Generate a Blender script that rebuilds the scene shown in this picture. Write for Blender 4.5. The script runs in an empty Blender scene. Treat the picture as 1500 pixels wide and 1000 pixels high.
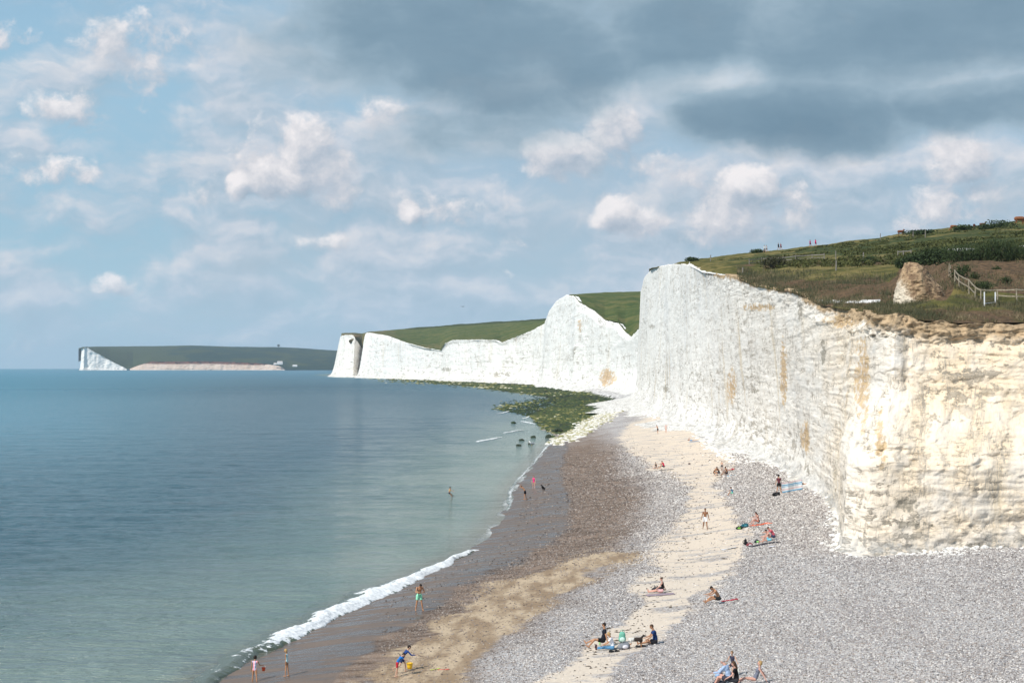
import bpy, bmesh, math, random
import numpy as np
from mathutils import Vector, Matrix

# ------------------------------------------------------------------ camera, world, sun, exposure
SC = bpy.context.scene
COL = SC.collection
F, EYE, CZ = 2400.0, 537.3, 15.5
PITCH = math.atan((EYE - 500.0) / F)
R = math.radians
cam_d = bpy.data.cameras.new('camera'); cam = bpy.data.objects.new('camera', cam_d); COL.objects.link(cam)
cam.location = (0, 0, CZ); cam.rotation_euler = (math.pi/2 + PITCH, 0, 0)
cam_d.sensor_width = 36.0; cam_d.sensor_fit = 'HORIZONTAL'; cam_d.lens = 36.0 * F / 1500.0
cam_d.clip_start = 0.5; cam_d.clip_end = 60000
SC.camera = cam
SC.render.resolution_x = 1024; SC.render.resolution_y = 682
SC.view_settings.view_transform = 'Standard'; SC.view_settings.look = 'None'
SC.view_settings.gamma = 1.0; SC.view_settings.use_curve_mapping = False
SC.view_settings.exposure = 0.22

SUN_TO = Vector((-0.73, -0.69, 0.96)).normalized()      # direction towards the sun: behind the camera, to the left
SUN_EL = math.asin(SUN_TO.z); SUN_AZ = math.atan2(SUN_TO.x, SUN_TO.y)
sun_d = bpy.data.lights.new('sun', 'SUN'); sun = bpy.data.objects.new('sun', sun_d); COL.objects.link(sun)
sun_d.energy = 3.9; sun_d.angle = R(0.5); sun_d.color = (1.0, 0.955, 0.88)
sun.rotation_euler = (-SUN_TO).to_track_quat('-Z', 'Y').to_euler()
sun.location = (-100, -140, 200)

# ------------------------------------------------------------------ node helper
class NT:
    def __init__(s, tree): s.t = tree; s.n = tree.nodes; s.l = tree.links
    def new(s, typ, **kw):
        n = s.n.new(typ)
        for k, v in kw.items(): setattr(n, k, v)
        return n
    def put(s, sock, v):
        if isinstance(v, bpy.types.NodeSocket): s.l.new(v, sock)
        elif v is not None:
            if sock.type == 'RGBA' and len(v) == 3: v = (*v, 1)
            sock.default_value = v
    def m(s, op, a, b=None, c=None, clamp=False):
        n = s.new('ShaderNodeMath', operation=op); n.use_clamp = clamp
        s.put(n.inputs[0], a); s.put(n.inputs[1], b); s.put(n.inputs[2], c); return n.outputs[0]
    def vm(s, op, a, b=None):
        n = s.new('ShaderNodeVectorMath', operation=op)
        s.put(n.inputs[0], a); s.put(n.inputs[1], b)
        return n.outputs['Value'] if op in ('LENGTH', 'DOT_PRODUCT', 'DISTANCE') else n.outputs[0]
    def noise(s, vec, scale=1.0, detail=4.0, rough=0.55, dist=0.0, lac=2.0):
        n = s.new('ShaderNodeTexNoise'); s.put(n.inputs['Vector'], vec)
        n.inputs['Scale'].default_value = scale; n.inputs['Detail'].default_value = detail
        n.inputs['Roughness'].default_value = rough; n.inputs['Distortion'].default_value = dist
        n.inputs['Lacunarity'].default_value = lac
        return n.outputs[0]
    def vor(s, vec, scale=1.0, feature='F1', rnd=1.0):
        n = s.new('ShaderNodeTexVoronoi', feature=feature); s.put(n.inputs['Vector'], vec)
        n.inputs['Scale'].default_value = scale; n.inputs['Randomness'].default_value = rnd
        return n
    def mix(s, f, a, b, typ='MIX'):
        n = s.new('ShaderNodeMix', data_type='RGBA', blend_type=typ)
        s.put(n.inputs[0], f); s.put(n.inputs[6], a); s.put(n.inputs[7], b); return n.outputs[2]
    def ss(s, x, lo, hi, a=0.0, b=1.0, typ='SMOOTHSTEP'):
        n = s.new('ShaderNodeMapRange', interpolation_type=typ)
        s.put(n.inputs[0], x); s.put(n.inputs[1], lo); s.put(n.inputs[2], hi); s.put(n.inputs[3], a); s.put(n.inputs[4], b)
        return n.outputs[0]
    def ramp(s, f, stops, interp='LINEAR'):
        n = s.new('ShaderNodeValToRGB'); n.color_ramp.interpolation = interp
        e = n.color_ramp.elements
        while len(e) < len(stops): e.new(0.5)
        for i, (p, c) in enumerate(stops): e[i].position = p; e[i].color = (*c, 1)
        s.put(n.inputs[0], f); return n.outputs[0]
    def xyz(s, x=0.0, y=0.0, z=0.0):
        n = s.new('ShaderNodeCombineXYZ')
        for i, v in enumerate((x, y, z)): s.put(n.inputs[i], v)
        return n.outputs[0]
    def sep(s, v):
        n = s.new('ShaderNodeSeparateXYZ'); s.put(n.inputs[0], v); return n.outputs
    def attr(s, name):
        n = s.new('ShaderNodeAttribute'); n.attribute_name = name; return n.outputs['Fac']
    def pos(s): return s.new('ShaderNodeNewGeometry').outputs['Position']
    def bump(s, h, dist=0.1, strength=1.0, nrm=None):
        n = s.new('ShaderNodeBump'); s.put(n.inputs['Height'], h); n.inputs['Distance'].default_value = dist
        n.inputs['Strength'].default_value = strength
        if nrm is not None: s.put(n.inputs['Normal'], nrm)
        return n.outputs[0]

def mat(name):
    m = bpy.data.materials.new(name); m.use_nodes = True
    t = NT(m.node_tree); b = t.n['Principled BSDF']
    return m, t, b

MATS = {}
def plain(name, col, rough=0.8, spec=0.3, var=0.12, scale=25.0):
    """simple painted / cloth / skin colour with slight mottling"""
    key = (name, tuple(col))
    if key in MATS: return MATS[key]
    m, t, b = mat(name)
    tc = t.new('ShaderNodeTexCoord').outputs['Object']
    nz = t.noise(tc, scale, 3)
    c = t.mix(t.ss(nz, 0.3, 0.7), tuple(x*(1-var) for x in col), tuple(min(1, x*(1+var)) for x in col))
    t.put(b.inputs['Base Color'], c)
    b.inputs['Roughness'].default_value = rough
    b.inputs['Specular IOR Level'].default_value = spec
    MATS[key] = m
    return m

# ------------------------------------------------------------------ world: physical sky with cloud layers by direction
world = bpy.data.worlds.new('World'); SC.world = world; world.use_nodes = True
W = NT(world.node_tree)
for n in list(W.n): W.n.remove(n)

def cloud_group(name, blobs, k1, scale, stretch, seed, detail=9, rough=0.58, dist=0.0):
    """density field over (azimuth, elevation) in units of 100 px: soft blobs + fractal noise"""
    g = bpy.data.node_groups.new(name, 'ShaderNodeTree')
    g.interface.new_socket('Vector', in_out='INPUT', socket_type='NodeSocketVector')
    g.interface.new_socket('Density', in_out='OUTPUT', socket_type='NodeSocketFloat')
    T = NT(g); gi = g.nodes.new('NodeGroupInput'); go = g.nodes.new('NodeGroupOutput')
    v = gi.outputs[0]
    acc = 0.0
    for (x, y, rx, ry, w) in blobs:
        n = T.new('ShaderNodeVectorMath', operation='MULTIPLY_ADD'); T.put(n.inputs[0], v)
        n.inputs[1].default_value = (100/rx, 100/ry, 0); n.inputs[2].default_value = (-x/rx, -y/ry, 0)
        acc = T.m('MAXIMUM', acc, T.m('MULTIPLY_ADD', T.vm('DOT_PRODUCT', n.outputs[0], n.outputs[0]), -w, w))
    nv = T.vm('ADD', T.vm('MULTIPLY', v, (1.0, stretch, 0)), (seed, seed*0.7, seed*1.3))
    nz = T.noise(nv, scale, detail, rough, dist)
    out = T.m('ADD', acc, T.m('MULTIPLY', T.m('SUBTRACT', nz, 0.5), k1))
    T.l.new(out, go.inputs[0])
    return g

tc = W.new('ShaderNodeTexCoord').outputs['Generated']
sx, sy, sz = W.sep(tc)
az = W.m('ARCTAN2', sx, sy); el = W.m('ARCSINE', sz)
U = W.m('ADD', W.m('MULTIPLY', az, F/100), 7.5)
V = W.m('SUBTRACT', EYE/100, W.m('MULTIPLY', el, F/100))
P = W.xyz(U, V, 0.0)
def gcall(g, vec):
    n = W.new('ShaderNodeGroup'); n.node_tree = g; W.put(n.inputs[0], vec); return n.outputs[0]

sky = W.new('ShaderNodeTexSky', sky_type='NISHITA'); sky.sun_disc = False
sky.sun_elevation = SUN_EL; sky.sun_rotation = SUN_AZ
sky.air_density = 1.0; sky.dust_density = 0.6; sky.ozone_density = 1.2; sky.altitude = 10
SKYS = 0.13
base = W.vm('MULTIPLY', sky.outputs[0], (SKYS*0.90, SKYS*0.97, SKYS*0.90))
# pale blue of the lower sky where the air is thick, stronger towards the sea on the left
low = W.mix(W.ss(U, 0.0, 9.0), (0.270, 0.445, 0.590), (0.300, 0.410, 0.540))
base = W.mix(W.ss(V, -1.0, 3.2, 0.35, 0.85), base, low)
wn = W.new('ShaderNodeTexNoise'); W.put(wn.inputs['Vector'], P); wn.inputs['Scale'].default_value = 1.1; wn.inputs['Detail'].default_value = 5
PW = W.vm('ADD', P, W.vm('MULTIPLY', W.vm('SUBTRACT', wn.outputs[1], (.5, .5, .5)), (.75, .55, 0)))

# layer 1: broad soft grey lavender cloud in long flat banks
veil = cloud_group('cloud_veil', [(560, 250, 620, 170, .62), (300, 130, 420, 170, .50), (1050, 300, 620, 130, .60), (90, 240, 330, 80, .42), (560, 410, 900, 130, .62), (1100, 420, 700, 100, .5), (250, 470, 500, 60, .4), (330, 330, 480, 90, .52), (760, 190, 340, 110, .60), (60, 40, 260, 80, .40), (1420, 300, 300, 100, .5)],
                   2.9, .50, 1.9, 3.1, 8, .58, .0)
dv = gcall(veil, PW)
dv2 = gcall(veil, W.vm('ADD', PW, (-.16, -.24, 0)))
av = W.ss(dv, 0.0, 0.75, 0.0, 0.93)
lv = W.m('ADD', W.m('MULTIPLY', W.m('SUBTRACT', dv, dv2), 0.95), 0.46, clamp=True)
cv = W.ramp(lv, [(0.0, (0.300, 0.405, 0.50)), (0.40, (0.395, 0.485, 0.575)), (0.62, (0.50, 0.555, 0.63)), (0.95, (0.66, 0.66, 0.69))])
c1 = W.mix(av, base, cv)

# layer 2: cumulus heads, lit from upper left, dissolving downwards into the banks
cum_blobs = [(455, 210, 67, 57, 0.95), (470, 262, 97, 65, 0.85), (392, 262, 78, 46, 0.66), (352, 275, 24, 33, 0.90), (520, 262, 45, 65, 0.47), (300, 290, 94, 46, 0.47),
             (895, 192, 59, 52, 1.00), (850, 235, 105, 52, 0.85), (938, 246, 83, 44, 0.62), (898, 310, 48, 44, 0.90), (945, 330, 59, 39, 0.57), (690, 300, 162, 54, 0.47), (598, 308, 21, 26, 0.76),
             (110, 176, 89, 46, 0.68), (65, 262, 141, 39, 0.65), (165, 80, 67, 72, 0.63), (225, 90, 108, 85, 0.47), (290, 100, 81, 96, 0.46), (370, 215, 62, 52, 0.47), (15, 75, 81, 28, 0.38),
             (560, 172, 89, 54, 0.47), (625, 176, 75, 39, 0.43), (1088, 275, 59, 44, 0.78), (1080, 316, 97, 57, 0.76), (1165, 318, 48, 59, 0.81), (1235, 300, 108, 52, 0.52),
             (1388, 248, 70, 57, 1.00), (1390, 300, 135, 57, 0.76), (1500, 296, 81, 57, 0.57), (1000, 262, 81, 46, 0.47), (1290, 330, 108, 39, 0.47), (462, 352, 59, 26, 0.59), (180, 422, 48, 26, 0.38), (750, 352, 67, 26, 0.47), (750, 402, 94, 18, 0.38), (1015, 352, 54, 28, 0.43)]
cum = cloud_group('cloud_cumulus', cum_blobs, 2.6, .95, 1.1, 14.2, 12, .64, .0)
PC = W.vm('ADD', P, W.vm('MULTIPLY', W.vm('SUBTRACT', wn.outputs[1], (.5, .5, .5)), (.35, .30, 0)))
dc = gcall(cum, PC)
dc2 = gcall(cum, W.vm('ADD', PC, (-0.13, -0.20, 0)))
ac = W.ss(dc, 0.26, 0.72)
lit = W.m('ADD', W.m('MULTIPLY', W.m('SUBTRACT', dc, dc2), 0.80), 0.47, clamp=True)
cc = W.ramp(lit, [(0.0, (0.30, 0.375, 0.46)), (0.35, (0.44, 0.485, 0.555)), (0.60, (0.60, 0.60, 0.635)), (0.95, (0.83, 0.79, 0.79))])
c2 = W.mix(W.m('MULTIPLY', ac, 0.90), c1, cc)

# layer 3: broad dark cloud overhead
dark_blobs = [(1000, 110, 200, 60, .6), (960, 70, 260, 80, .85), (690, 40, 340, 130, 1.0), (540, 60, 240, 105, .75), (850, 80, 140, 100, .95), (760, 130, 200, 66, .75), (690, 195, 190, 50, .55), (1280, 60, 420, 120, 1.05), (1000, 40, 300, 90, .95), (1180, 175, 240, 80, .95), (1060, 178, 120, 46, .7), (1420, 165, 240, 60, .9),
              (1000, -160, 900, 190, 1.1), (400, -120, 420, 120, .6), (1700, 60, 300, 170, 1.0)]
dark = cloud_group('cloud_dark', dark_blobs, 1.35, .62, 1.4, 23.4, 8, .56, .0)
PD = W.vm('ADD', P, W.vm('MULTIPLY', W.vm('SUBTRACT', wn.outputs[1], (.5, .5, .5)), (.6, .35, 0)))
dd = gcall(dark, PD)
dd2 = gcall(dark, W.vm('ADD', PD, (-0.12, -0.25, 0)))
ad = W.ss(dd, -0.05, 0.62)
edge = W.ss(dd, 0.25, 0.95)
gl = W.m('ADD', W.m('MULTIPLY', W.m('SUBTRACT', dd, dd2), 0.40), 0.5, clamp=True)
tone = W.m('ADD', W.m('MULTIPLY', edge, -0.50), W.m('MULTIPLY', gl, 0.65))
nzt = W.noise(W.vm('MULTIPLY', PD, (0.45, 1.1, 1)), 1.0, 8, .58)
tone = W.m('ADD', tone, W.m('MULTIPLY', W.m('SUBTRACT', nzt, 0.5), 0.75))
# paler break between the dark masses, and the darkest belly on the right
def spot(x, y, rx, ry):
    d = W.vm('MULTIPLY', W.vm('SUBTRACT', PD, (x/100, y/100, 0)), (100/rx, 100/ry, 0)); return W.m('MAXIMUM', W.m('SUBTRACT', 1.0, W.vm('LENGTH', d)), 0.0)
tone = W.m('ADD', tone, W.m('MULTIPLY', spot(1040, 125, 120, 40), 0.65))
tone = W.m('ADD', tone, W.m('MULTIPLY', spot(1330, 128, 260, 46), 0.30))
tone = W.m('SUBTRACT', tone, W.m('MULTIPLY', spot(1190, 200, 260, 80), 0.30))
cd = W.ramp(W.m('ADD', tone, 0.40), [(0.0, (0.140, 0.228, 0.305)), (0.30, (0.190, 0.285, 0.365)), (0.62, (0.30, 0.40, 0.48)), (1.0, (0.55, 0.60, 0.65))])
c3 = W.mix(W.m('MULTIPLY', ad, 0.94), c2, cd)
c3 = W.mix(W.ss(V, 3.3, 5.5, 0.0, 0.55), c3, (0.375, 0.540, 0.690))
# below the horizon: plain pale
c4 = W.mix(W.ss(el, -0.03, 0.002), (0.28, 0.40, 0.50), c3)
bg = W.new('ShaderNodeBackground'); W.put(bg.inputs[0], c4); bg.inputs[1].default_value = 1.0
wo = W.new('ShaderNodeOutputWorld'); W.l.new(bg.outputs[0], wo.inputs[0])

# ------------------------------------------------------------------ numeric helpers
def ray(px, py):
    x = (px-750.0)/F; yu = (500.0-py)/F
    return Vector((x, math.cos(PITCH)-math.sin(PITCH)*yu, math.sin(PITCH)+math.cos(PITCH)*yu))
def at_depth(px, py, D):
    r = ray(px, py); k = D/r.y
    return Vector((r.x*k, D, CZ+r.z*k))
def at_z(px, py, z):
    r = ray(px, py); k = (z-CZ)/r.z
    return Vector((r.x*k, r.y*k, z))
def proj(X, Y, Z):
    dz = Z-CZ
    f = Y*math.cos(PITCH)+dz*math.sin(PITCH); u = -Y*math.sin(PITCH)+dz*math.cos(PITCH)
    f = np.maximum(f, 1.0)
    return 750+F*X/f, 500-F*u/f
def xat(px, D): return (px-750.0)/F*D*1.0005
def zat(py, D):  # height that shows at row py at depth D
    yu = (500.0-py)/F
    return CZ + D*(math.sin(PITCH)+math.cos(PITCH)*yu)/(math.cos(PITCH)-math.sin(PITCH)*yu)

def _hash(ix, iy, iz, seed):
    h = (ix.astype(np.int64)*374761393 + iy.astype(np.int64)*668265263 + iz.astype(np.int64)*2147483647 + seed*1274126177) & 0xffffffff
    h = ((h ^ (h >> 13))*1274126177) & 0xffffffff
    h = ((h ^ (h >> 15))*2246822519) & 0xffffffff
    return ((h ^ (h >> 16)) & 0xffffff)/float(0xffffff)
def vn(x, y, z=0.0, seed=0):
    x, y, z = np.broadcast_arrays(np.asarray(x, float), np.asarray(y, float), np.asarray(z, float))
    ix, iy, iz = np.floor(x), np.floor(y), np.floor(z)
    fx, fy, fz = x-ix, y-iy, z-iz
    fx = fx*fx*(3-2*fx); fy = fy*fy*(3-2*fy); fz = fz*fz*(3-2*fz)
    r = 0
    for dx in (0, 1):
        for dy in (0, 1):
            for dz in (0, 1):
                w = (fx if dx else 1-fx)*(fy if dy else 1-fy)*(fz if dz else 1-fz)
                r = r + w*_hash(ix+dx, iy+dy, iz+dz, seed)
    return r*2-1
def fbm(x, y, z=0.0, o=4, seed=0, g=0.5):
    a, s, t = 1.0, 0, 0
    for i in range(o):
        s = s+a*vn(x*2**i+i*17.3, y*2**i+i*9.1, z*2**i, seed+i); t += a; a *= g
    return s/t
def sstep(x, a, b):
    t = np.clip((x-a)/(b-a), 0, 1); return t*t*(3-2*t)

def link_mesh(name, verts, faces, m=None, parent=None, smooth=True, attrs=None, kind=None, label=None, cat=None, group=None):
    me = bpy.data.meshes.new(name)
    v = np.asarray(verts, dtype=np.float32).reshape(-1, 3)
    fa = np.asarray(faces, dtype=np.int32)
    me.vertices.add(len(v)); me.vertices.foreach_set('co', v.ravel())
    n, k = fa.shape
    me.loops.add(n*k); me.loops.foreach_set('vertex_index', fa.ravel())
    me.polygons.add(n); me.polygons.foreach_set('loop_start', np.arange(0, n*k, k, dtype=np.int32))
    me.update(calc_edges=True)
    me.polygons.foreach_set('use_smooth', np.full(n, smooth))
    if attrs:
        for an, av_ in attrs.items():
            at = me.attributes.new(an, 'FLOAT', 'POINT'); at.data.foreach_set('value', np.asarray(av_, dtype=np.float32).ravel())
    if m: me.materials.append(m)
    me.validate()
    o = bpy.data.objects.new(name, me); COL.objects.link(o)
    if parent: o.parent = parent
    tag(o, label, cat, group, kind)
    return o
def tag(o, label=None, cat=None, group=None, kind=None):
    if label: o['label'] = label
    if cat: o['category'] = cat
    if group: o['group'] = group
    if kind: o['kind'] = kind
    return o
def grid_faces(nu, nv):
    i = np.arange(nu-1)[:, None]*nv+np.arange(nv-1)[None, :]
    i = i.ravel()
    return np.stack([i, i+1, i+nv+1, i+nv], 1)
def in_poly(px, py, poly):
    inside = np.zeros(px.shape, bool); n = len(poly)
    for i in range(n):
        x1, y1 = poly[i]; x2, y2 = poly[(i+1) % n]
        c = ((y1 > py) != (y2 > py)) & (px < (x2-x1)*(py-y1)/((y2-y1)+1e-9)+x1)
        inside ^= c
    return inside
def sdist(px, py, poly):
    """signed distance in the polygon's own units, positive inside"""
    d = np.full(px.shape, 1e9); n = len(poly)
    for i in range(n):
        x1, y1 = poly[i]; x2, y2 = poly[(i+1) % n]
        dx, dy = x2-x1, y2-y1
        t = np.clip(((px-x1)*dx+(py-y1)*dy)/(dx*dx+dy*dy+1e-9), 0, 1)
        d = np.minimum(d, np.hypot(px-x1-t*dx, py-y1-t*dy))
    return np.where(in_poly(px, py, poly), d, -d)
# ------------------------------------------------------------------ shore, beach height
SHORE_PX = [(120, 1130), (250, 1040), (370, 966), (460, 918), (560, 868), (650, 826), (690, 810), (728, 772), (745, 742), (756, 714), (781, 682), (800, 657), (818, 641), (842, 622), (874, 603), (884, 590), (800, 575), (722, 565), (640, 557)]
_s = [at_z(a, b, 0.0) for a, b in SHORE_PX]
SH_D = np.array([40.0]+[p.y for p in _s]+[2500, 2900, 3400]); SH_X = np.array([-22.0]+[p.x for p in _s]+[xat(528, 2500), xat(486, 2900), xat(480, 3400)])
CL_D = np.array([40, 60, 80, 100, 112, 145, 165, 236, 294, 366, 554, 650, 800, 900, 1023, 1160, 1392, 1580, 1930, 2500, 2900, 3400])
CL_X = np.array([24, 24, 24, 24.5, 25, 29, 31, 37, 38.5, 41, 48, 53, 61, 64, 51, 41, 29, -10, -86, -215, -300, -330])
REEF = [(530, 552), (600, 553.5), (700, 557.5), (760, 558), (830, 566), (868, 576), (912, 588), (893, 598), (865, 612), (838, 632), (815, 636), (795, 628), (778, 612), (755, 604), (720, 598), (745, 588), (800, 582), (740, 574), (690, 567), (620, 562), (560, 558)]
def beach_z(X, Y, rough=True):
    X = np.asarray(X, float); Y = np.asarray(Y, float)
    xs = np.interp(Y, SH_D, SH_X); xc = np.interp(Y, CL_D, CL_X)
    w = np.maximum(xc-xs, 6.0)
    t = (X-xs)/w
    z = np.where(t < 0, np.maximum(t*w*0.06, -1.6), 3.3*np.clip(t, 0, 1)**0.92)
    z = z + np.where(t > 1, 0.25*(1-np.exp(-(t-1)*w/8)), 0)
    # gentle berms and swash cusps
    on = sstep(t, 0.02, 0.2)
    z = z + on*(0.16*fbm(X/9, Y/22, 0, 3, 5)+0.10*np.sin(t*17+fbm(X/20, Y/30, 0, 2, 9)*2.0))
    z = z + (1-on)*0.035*np.sin(Y/3.1+fbm(X/6, Y/9, 0, 2, 33)*3)*np.exp(-np.abs(t)*8)
    if rough:
        z = z + 0.028*fbm(X/0.9, Y/0.9, 0, 3, 21)*on
    px, py = proj(X, Y, 0.4+0*X)
    far = Y > 300
    if np.any(far):
        m = np.where(far, sstep(sdist(px, py, REEF), -2.0, 3.0), 0)
        z = np.where(m > 0, z*(1-m)+m*(0.32+0.45*fbm(X/7, Y/16, 0, 4, 41)), z)
    return z
def on_beach(px, py):
    """world point of the beach (or the water's surface) seen at a photo pixel"""
    z = 1.5
    for _ in range(40):
        p = at_z(px, py, z)
        zn = max(float(beach_z(np.array([p.x]), np.array([p.y]), False)[0]), 0.0)
        z = 0.5*z+0.5*zn
    return Vector((p.x, p.y, max(0.0, float(beach_z(np.array([p.x]), np.array([p.y]))[0]))))

SAND = [(906, 640), (925, 618), (960, 606), (1000, 612), (1035, 640), (1090, 668), (1060, 688), (1050, 715), (1075, 728), (1072, 752), (1100, 775), (1095, 806), (1078, 835), (1035, 862), (1015, 886), (1000, 912), (960, 945), (905, 985), (880, 1010), (770, 1010),
        (815, 985), (850, 955), (870, 930), (915, 905), (940, 878), (925, 862), (962, 832), (960, 800), (985, 770), (1000, 745), (1010, 715), (985, 700), (950, 690), (925, 665)]
BROWN = [(816, 640), (868, 634), (905, 655), (915, 690), (950, 712), (945, 745), (925, 780), (915, 812), (880, 850), (800, 905), (745, 940), (700, 985), (670, 1020), (460, 1040), (200, 1060), (60, 1100), (250, 960), (640, 800), (720, 730), (760, 660)]
WET = [(816, 640), (838, 640), (826, 690), (840, 740), (835, 780), (790, 812), (730, 838), (680, 860), (640, 900), (560, 950), (500, 985), (470, 1020), (200, 1060), (60, 1100), (250, 960), (640, 800), (720, 730), (760, 660)]
TAN = [(890, 800), (930, 812), (905, 836), (850, 862), (800, 900), (745, 935), (700, 975), (665, 1010), (500, 1015), (520, 985), (560, 955), (640, 908), (700, 868), (760, 842), (820, 826)]
CHALKZ = [(800, 566), (850, 574), (905, 588), (900, 600), (862, 620), (832, 640), (850, 632), (880, 612), (915, 600), (955, 603), (985, 612), (1005, 626), (1035, 650), (1085, 674), (1100, 664), (1160, 640), (960, 560)]
def beach():
    rowsD = [50.0]
    while rowsD[-1] < 3300: rowsD.append(rowsD[-1]*(1.0032 if rowsD[-1] < 260 else 1.006))
    Ds = np.array(rowsD); nu = len(Ds)
    tt = np.concatenate([np.linspace(-0.9, -0.12, 10), np.linspace(-0.1, 1.35, 330), np.linspace(1.4, 5.0, 50)])
    xs = np.interp(Ds, SH_D, SH_X)[:, None]; xc = np.interp(Ds, CL_D, CL_X)[:, None]
    w = np.maximum(xc-xs, 22.0)
    X = xs+w*tt[None, :]; Y = np.repeat(Ds[:, None], len(tt), 1)
    Z = beach_z(X, Y)
    V_ = np.stack([X, Y, Z], -1).reshape(-1, 3)
    px, py = proj(X, Y, Z)
    wob = fbm(X/2.2, Y/5, 0, 4, 3)*16+fbm(X/6, Y/12, 0, 3, 8)*14
    sc = np.clip(120.0/np.maximum(Y, 1), 0.22, 1.2)
    A = {}
    A['sand'] = sstep(sdist(px, py, SAND)+wob*sc*1.2, -15, 15)
    A['brown'] = sstep(sdist(px, py, BROWN)+wob*sc*1.6, -48, 42)
    A['wet'] = sstep(sdist(px, py, WET)+wob*sc*.7, -10, 14)
    A['tan'] = sstep(sdist(px, py, TAN)+wob*sc*1.6, -20, 24)
    A['chalk'] = sstep(sdist(px, py, CHALKZ)+wob*sc*.5, -5, 5)
    A['reef'] = np.where(Y > 300, sstep(sdist(px, py, REEF), -2.5, 2.0), 0)
    A['grain'] = np.clip(Y/1000, 0, 3)
    A['z'] = Z
    m, t, b = mat('beach_ground')
    p = t.pos()
    # flint shingle: cells of many greys
    v1 = t.vor(p, 9.5); v2 = t.vor(p, 4.0)
    cell = t.sep(v1.outputs['Color'])
    peb = t.ramp(cell[0], [(0.0, (0.11, 0.105, 0.11)), (0.25, (0.24, 0.225, 0.225)), (0.6, (0.43, 0.40, 0.38)), (0.85, (0.56, 0.53, 0.51)), (1.0, (0.72, 0.69, 0.67))])
    peb = t.mix(t.ss(cell[1], .86, .9), peb, (0.36, 0.24, 0.15))
    big = t.noise(t.vm('MULTIPLY', p, (.25, .08, .25)), 1.0, 5)
    peb = t.mix(0.35, peb, t.mix(t.ss(big, .35, .65), (0.30, 0.28, 0.285), (0.50, 0.49, 0.495)))
    fine = t.noise(p, 6.0, 6, .7)
    sandn = t.mix(t.ss(fine, .35, .7), (0.60, 0.50, 0.40), (0.72, 0.62, 0.51))
    # weathered tan sand with wet darker streaks
    st = t.noise(t.vm('MULTIPLY', p, (0.9, 0.22, 1)), 1.0, 6, .6)
    tan = t.mix(t.ss(st, .38, .62), (0.29, 0.205, 0.130), (0.50, 0.385, 0.265))
    tan = t.mix(t.ss(t.noise(p, 2.6, 5, .65), .56, .62, 0, .7), tan, (0.15, 0.11, 0.085))
    # brown shingly sand
    br1 = t.noise(t.vm('MULTIPLY', p, (0.25, 1.0, 1)), 1.0, 7, .65)
    brn = t.mix(t.ss(br1, .34, .66), (0.095, 0.064, 0.046), (0.27, 0.192, 0.142))
    brn = t.mix(t.ss(cell[2], .72, .95, 0, .55), brn, (0.32, 0.28, 0.25))
    far = t.ss(t.attr('grain'), .25, .4)
    wetc = t.mix(t.ss(br1, .38, .62), (0.090, 0.062, 0.045), (0.185, 0.132, 0.098))
    nz = t.noise(t.vm('MULTIPLY', p, (.55, .9, 1)), 1.1, 7, .66)
    def thr(an, lo=.40, hi=.60, k=.9):
        a = t.attr(an); return t.ss(t.m('ADD', a, t.m('MULTIPLY', t.m('SUBTRACT', nz, .5), k)), lo, hi)
    fs = thr('sand', .34, .66, 1.7); fb = thr('brown', .15, .95, 1.3); ft = thr('tan', .30, .72, 1.9); fw = thr('wet', .25, .8, .9); fc = thr('chalk'); 
    # dusting of stray pebbles over the sand
    stray = t.ss(t.noise(t.vm('MULTIPLY', p, (.45, .8, 1)), .55, 7, .68), .515, .60)
    fs2 = t.m('MULTIPLY', fs, t.m('SUBTRACT', 1.0, t.m('MULTIPLY', stray, .8)))
    c = t.mix(fb, peb, brn)
    c = t.mix(ft, c, tan)
    c = t.mix(fs2, c, sandn)
    c = t.mix(fw, c, wetc)
    chk = t.mix(t.ss(t.noise(t.vm('MULTIPLY', p, (.35, .10, 1)), 1.0, 7, .68), .40, .62), (0.36, 0.34, 0.33), (0.72, 0.70, 0.68))
    c = t.mix(fc, c, chk)
    reefc = t.ramp(t.noise(t.vm('MULTIPLY', p, (.5, .14, .5)), 1.0, 8, .7), [(0, (0.015, 0.03, 0.010)), (0.45, (0.03, 0.055, 0.014)), (0.6, (0.11, 0.11, 0.03)), (0.72, (0.32, 0.28, 0.10)), (0.85, (0.45, 0.42, 0.28))])
    c = t.mix(t.attr('reef'), c, reefc)
    # strand line weed: scattered dark wisps
    wz = t.noise(t.vm('MULTIPLY', p, (1.3, .8, 1)), 1.0, 5, .6)
    wp = t.m('MULTIPLY', t.ss(wz, .66, .69), t.ss(t.attr('sand'), .02, .3))
    c = t.mix(t.m('MULTIPLY', wp, t.m('SUBTRACT', 1.0, fw)), c, (0.075, 0.055, 0.035))
    t.put(b.inputs['Base Color'], c)
    rough = t.mix(fw, (0.9,)*3, t.mix(t.ss(br1, .42, .58), (0.22,)*3, (0.55,)*3))
    t.put(b.inputs['Roughness'], rough)
    t.put(b.inputs['Specular IOR Level'], t.mix(fw, (0.2,)*3, (0.34,)*3))
    h = t.m('MULTIPLY', v1.outputs['Distance'], t.m('SUBTRACT', 1.0, t.m('MAXIMUM', fs2, fw)))
    h = t.m('ADD', h, t.m('MULTIPLY', t.noise(p, 2.5, 5, .6), 1.2))
    t.put(b.inputs['Normal'], t.bump(h, 0.07, 0.6))
    o = link_mesh('beach', V_, grid_faces(nu, len(tt)), m, attrs={k: v.ravel() for k, v in A.items()}, kind='structure', label='shingle and sand beach sloping from the cliff foot down to the sea')
    return o
beach()

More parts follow.
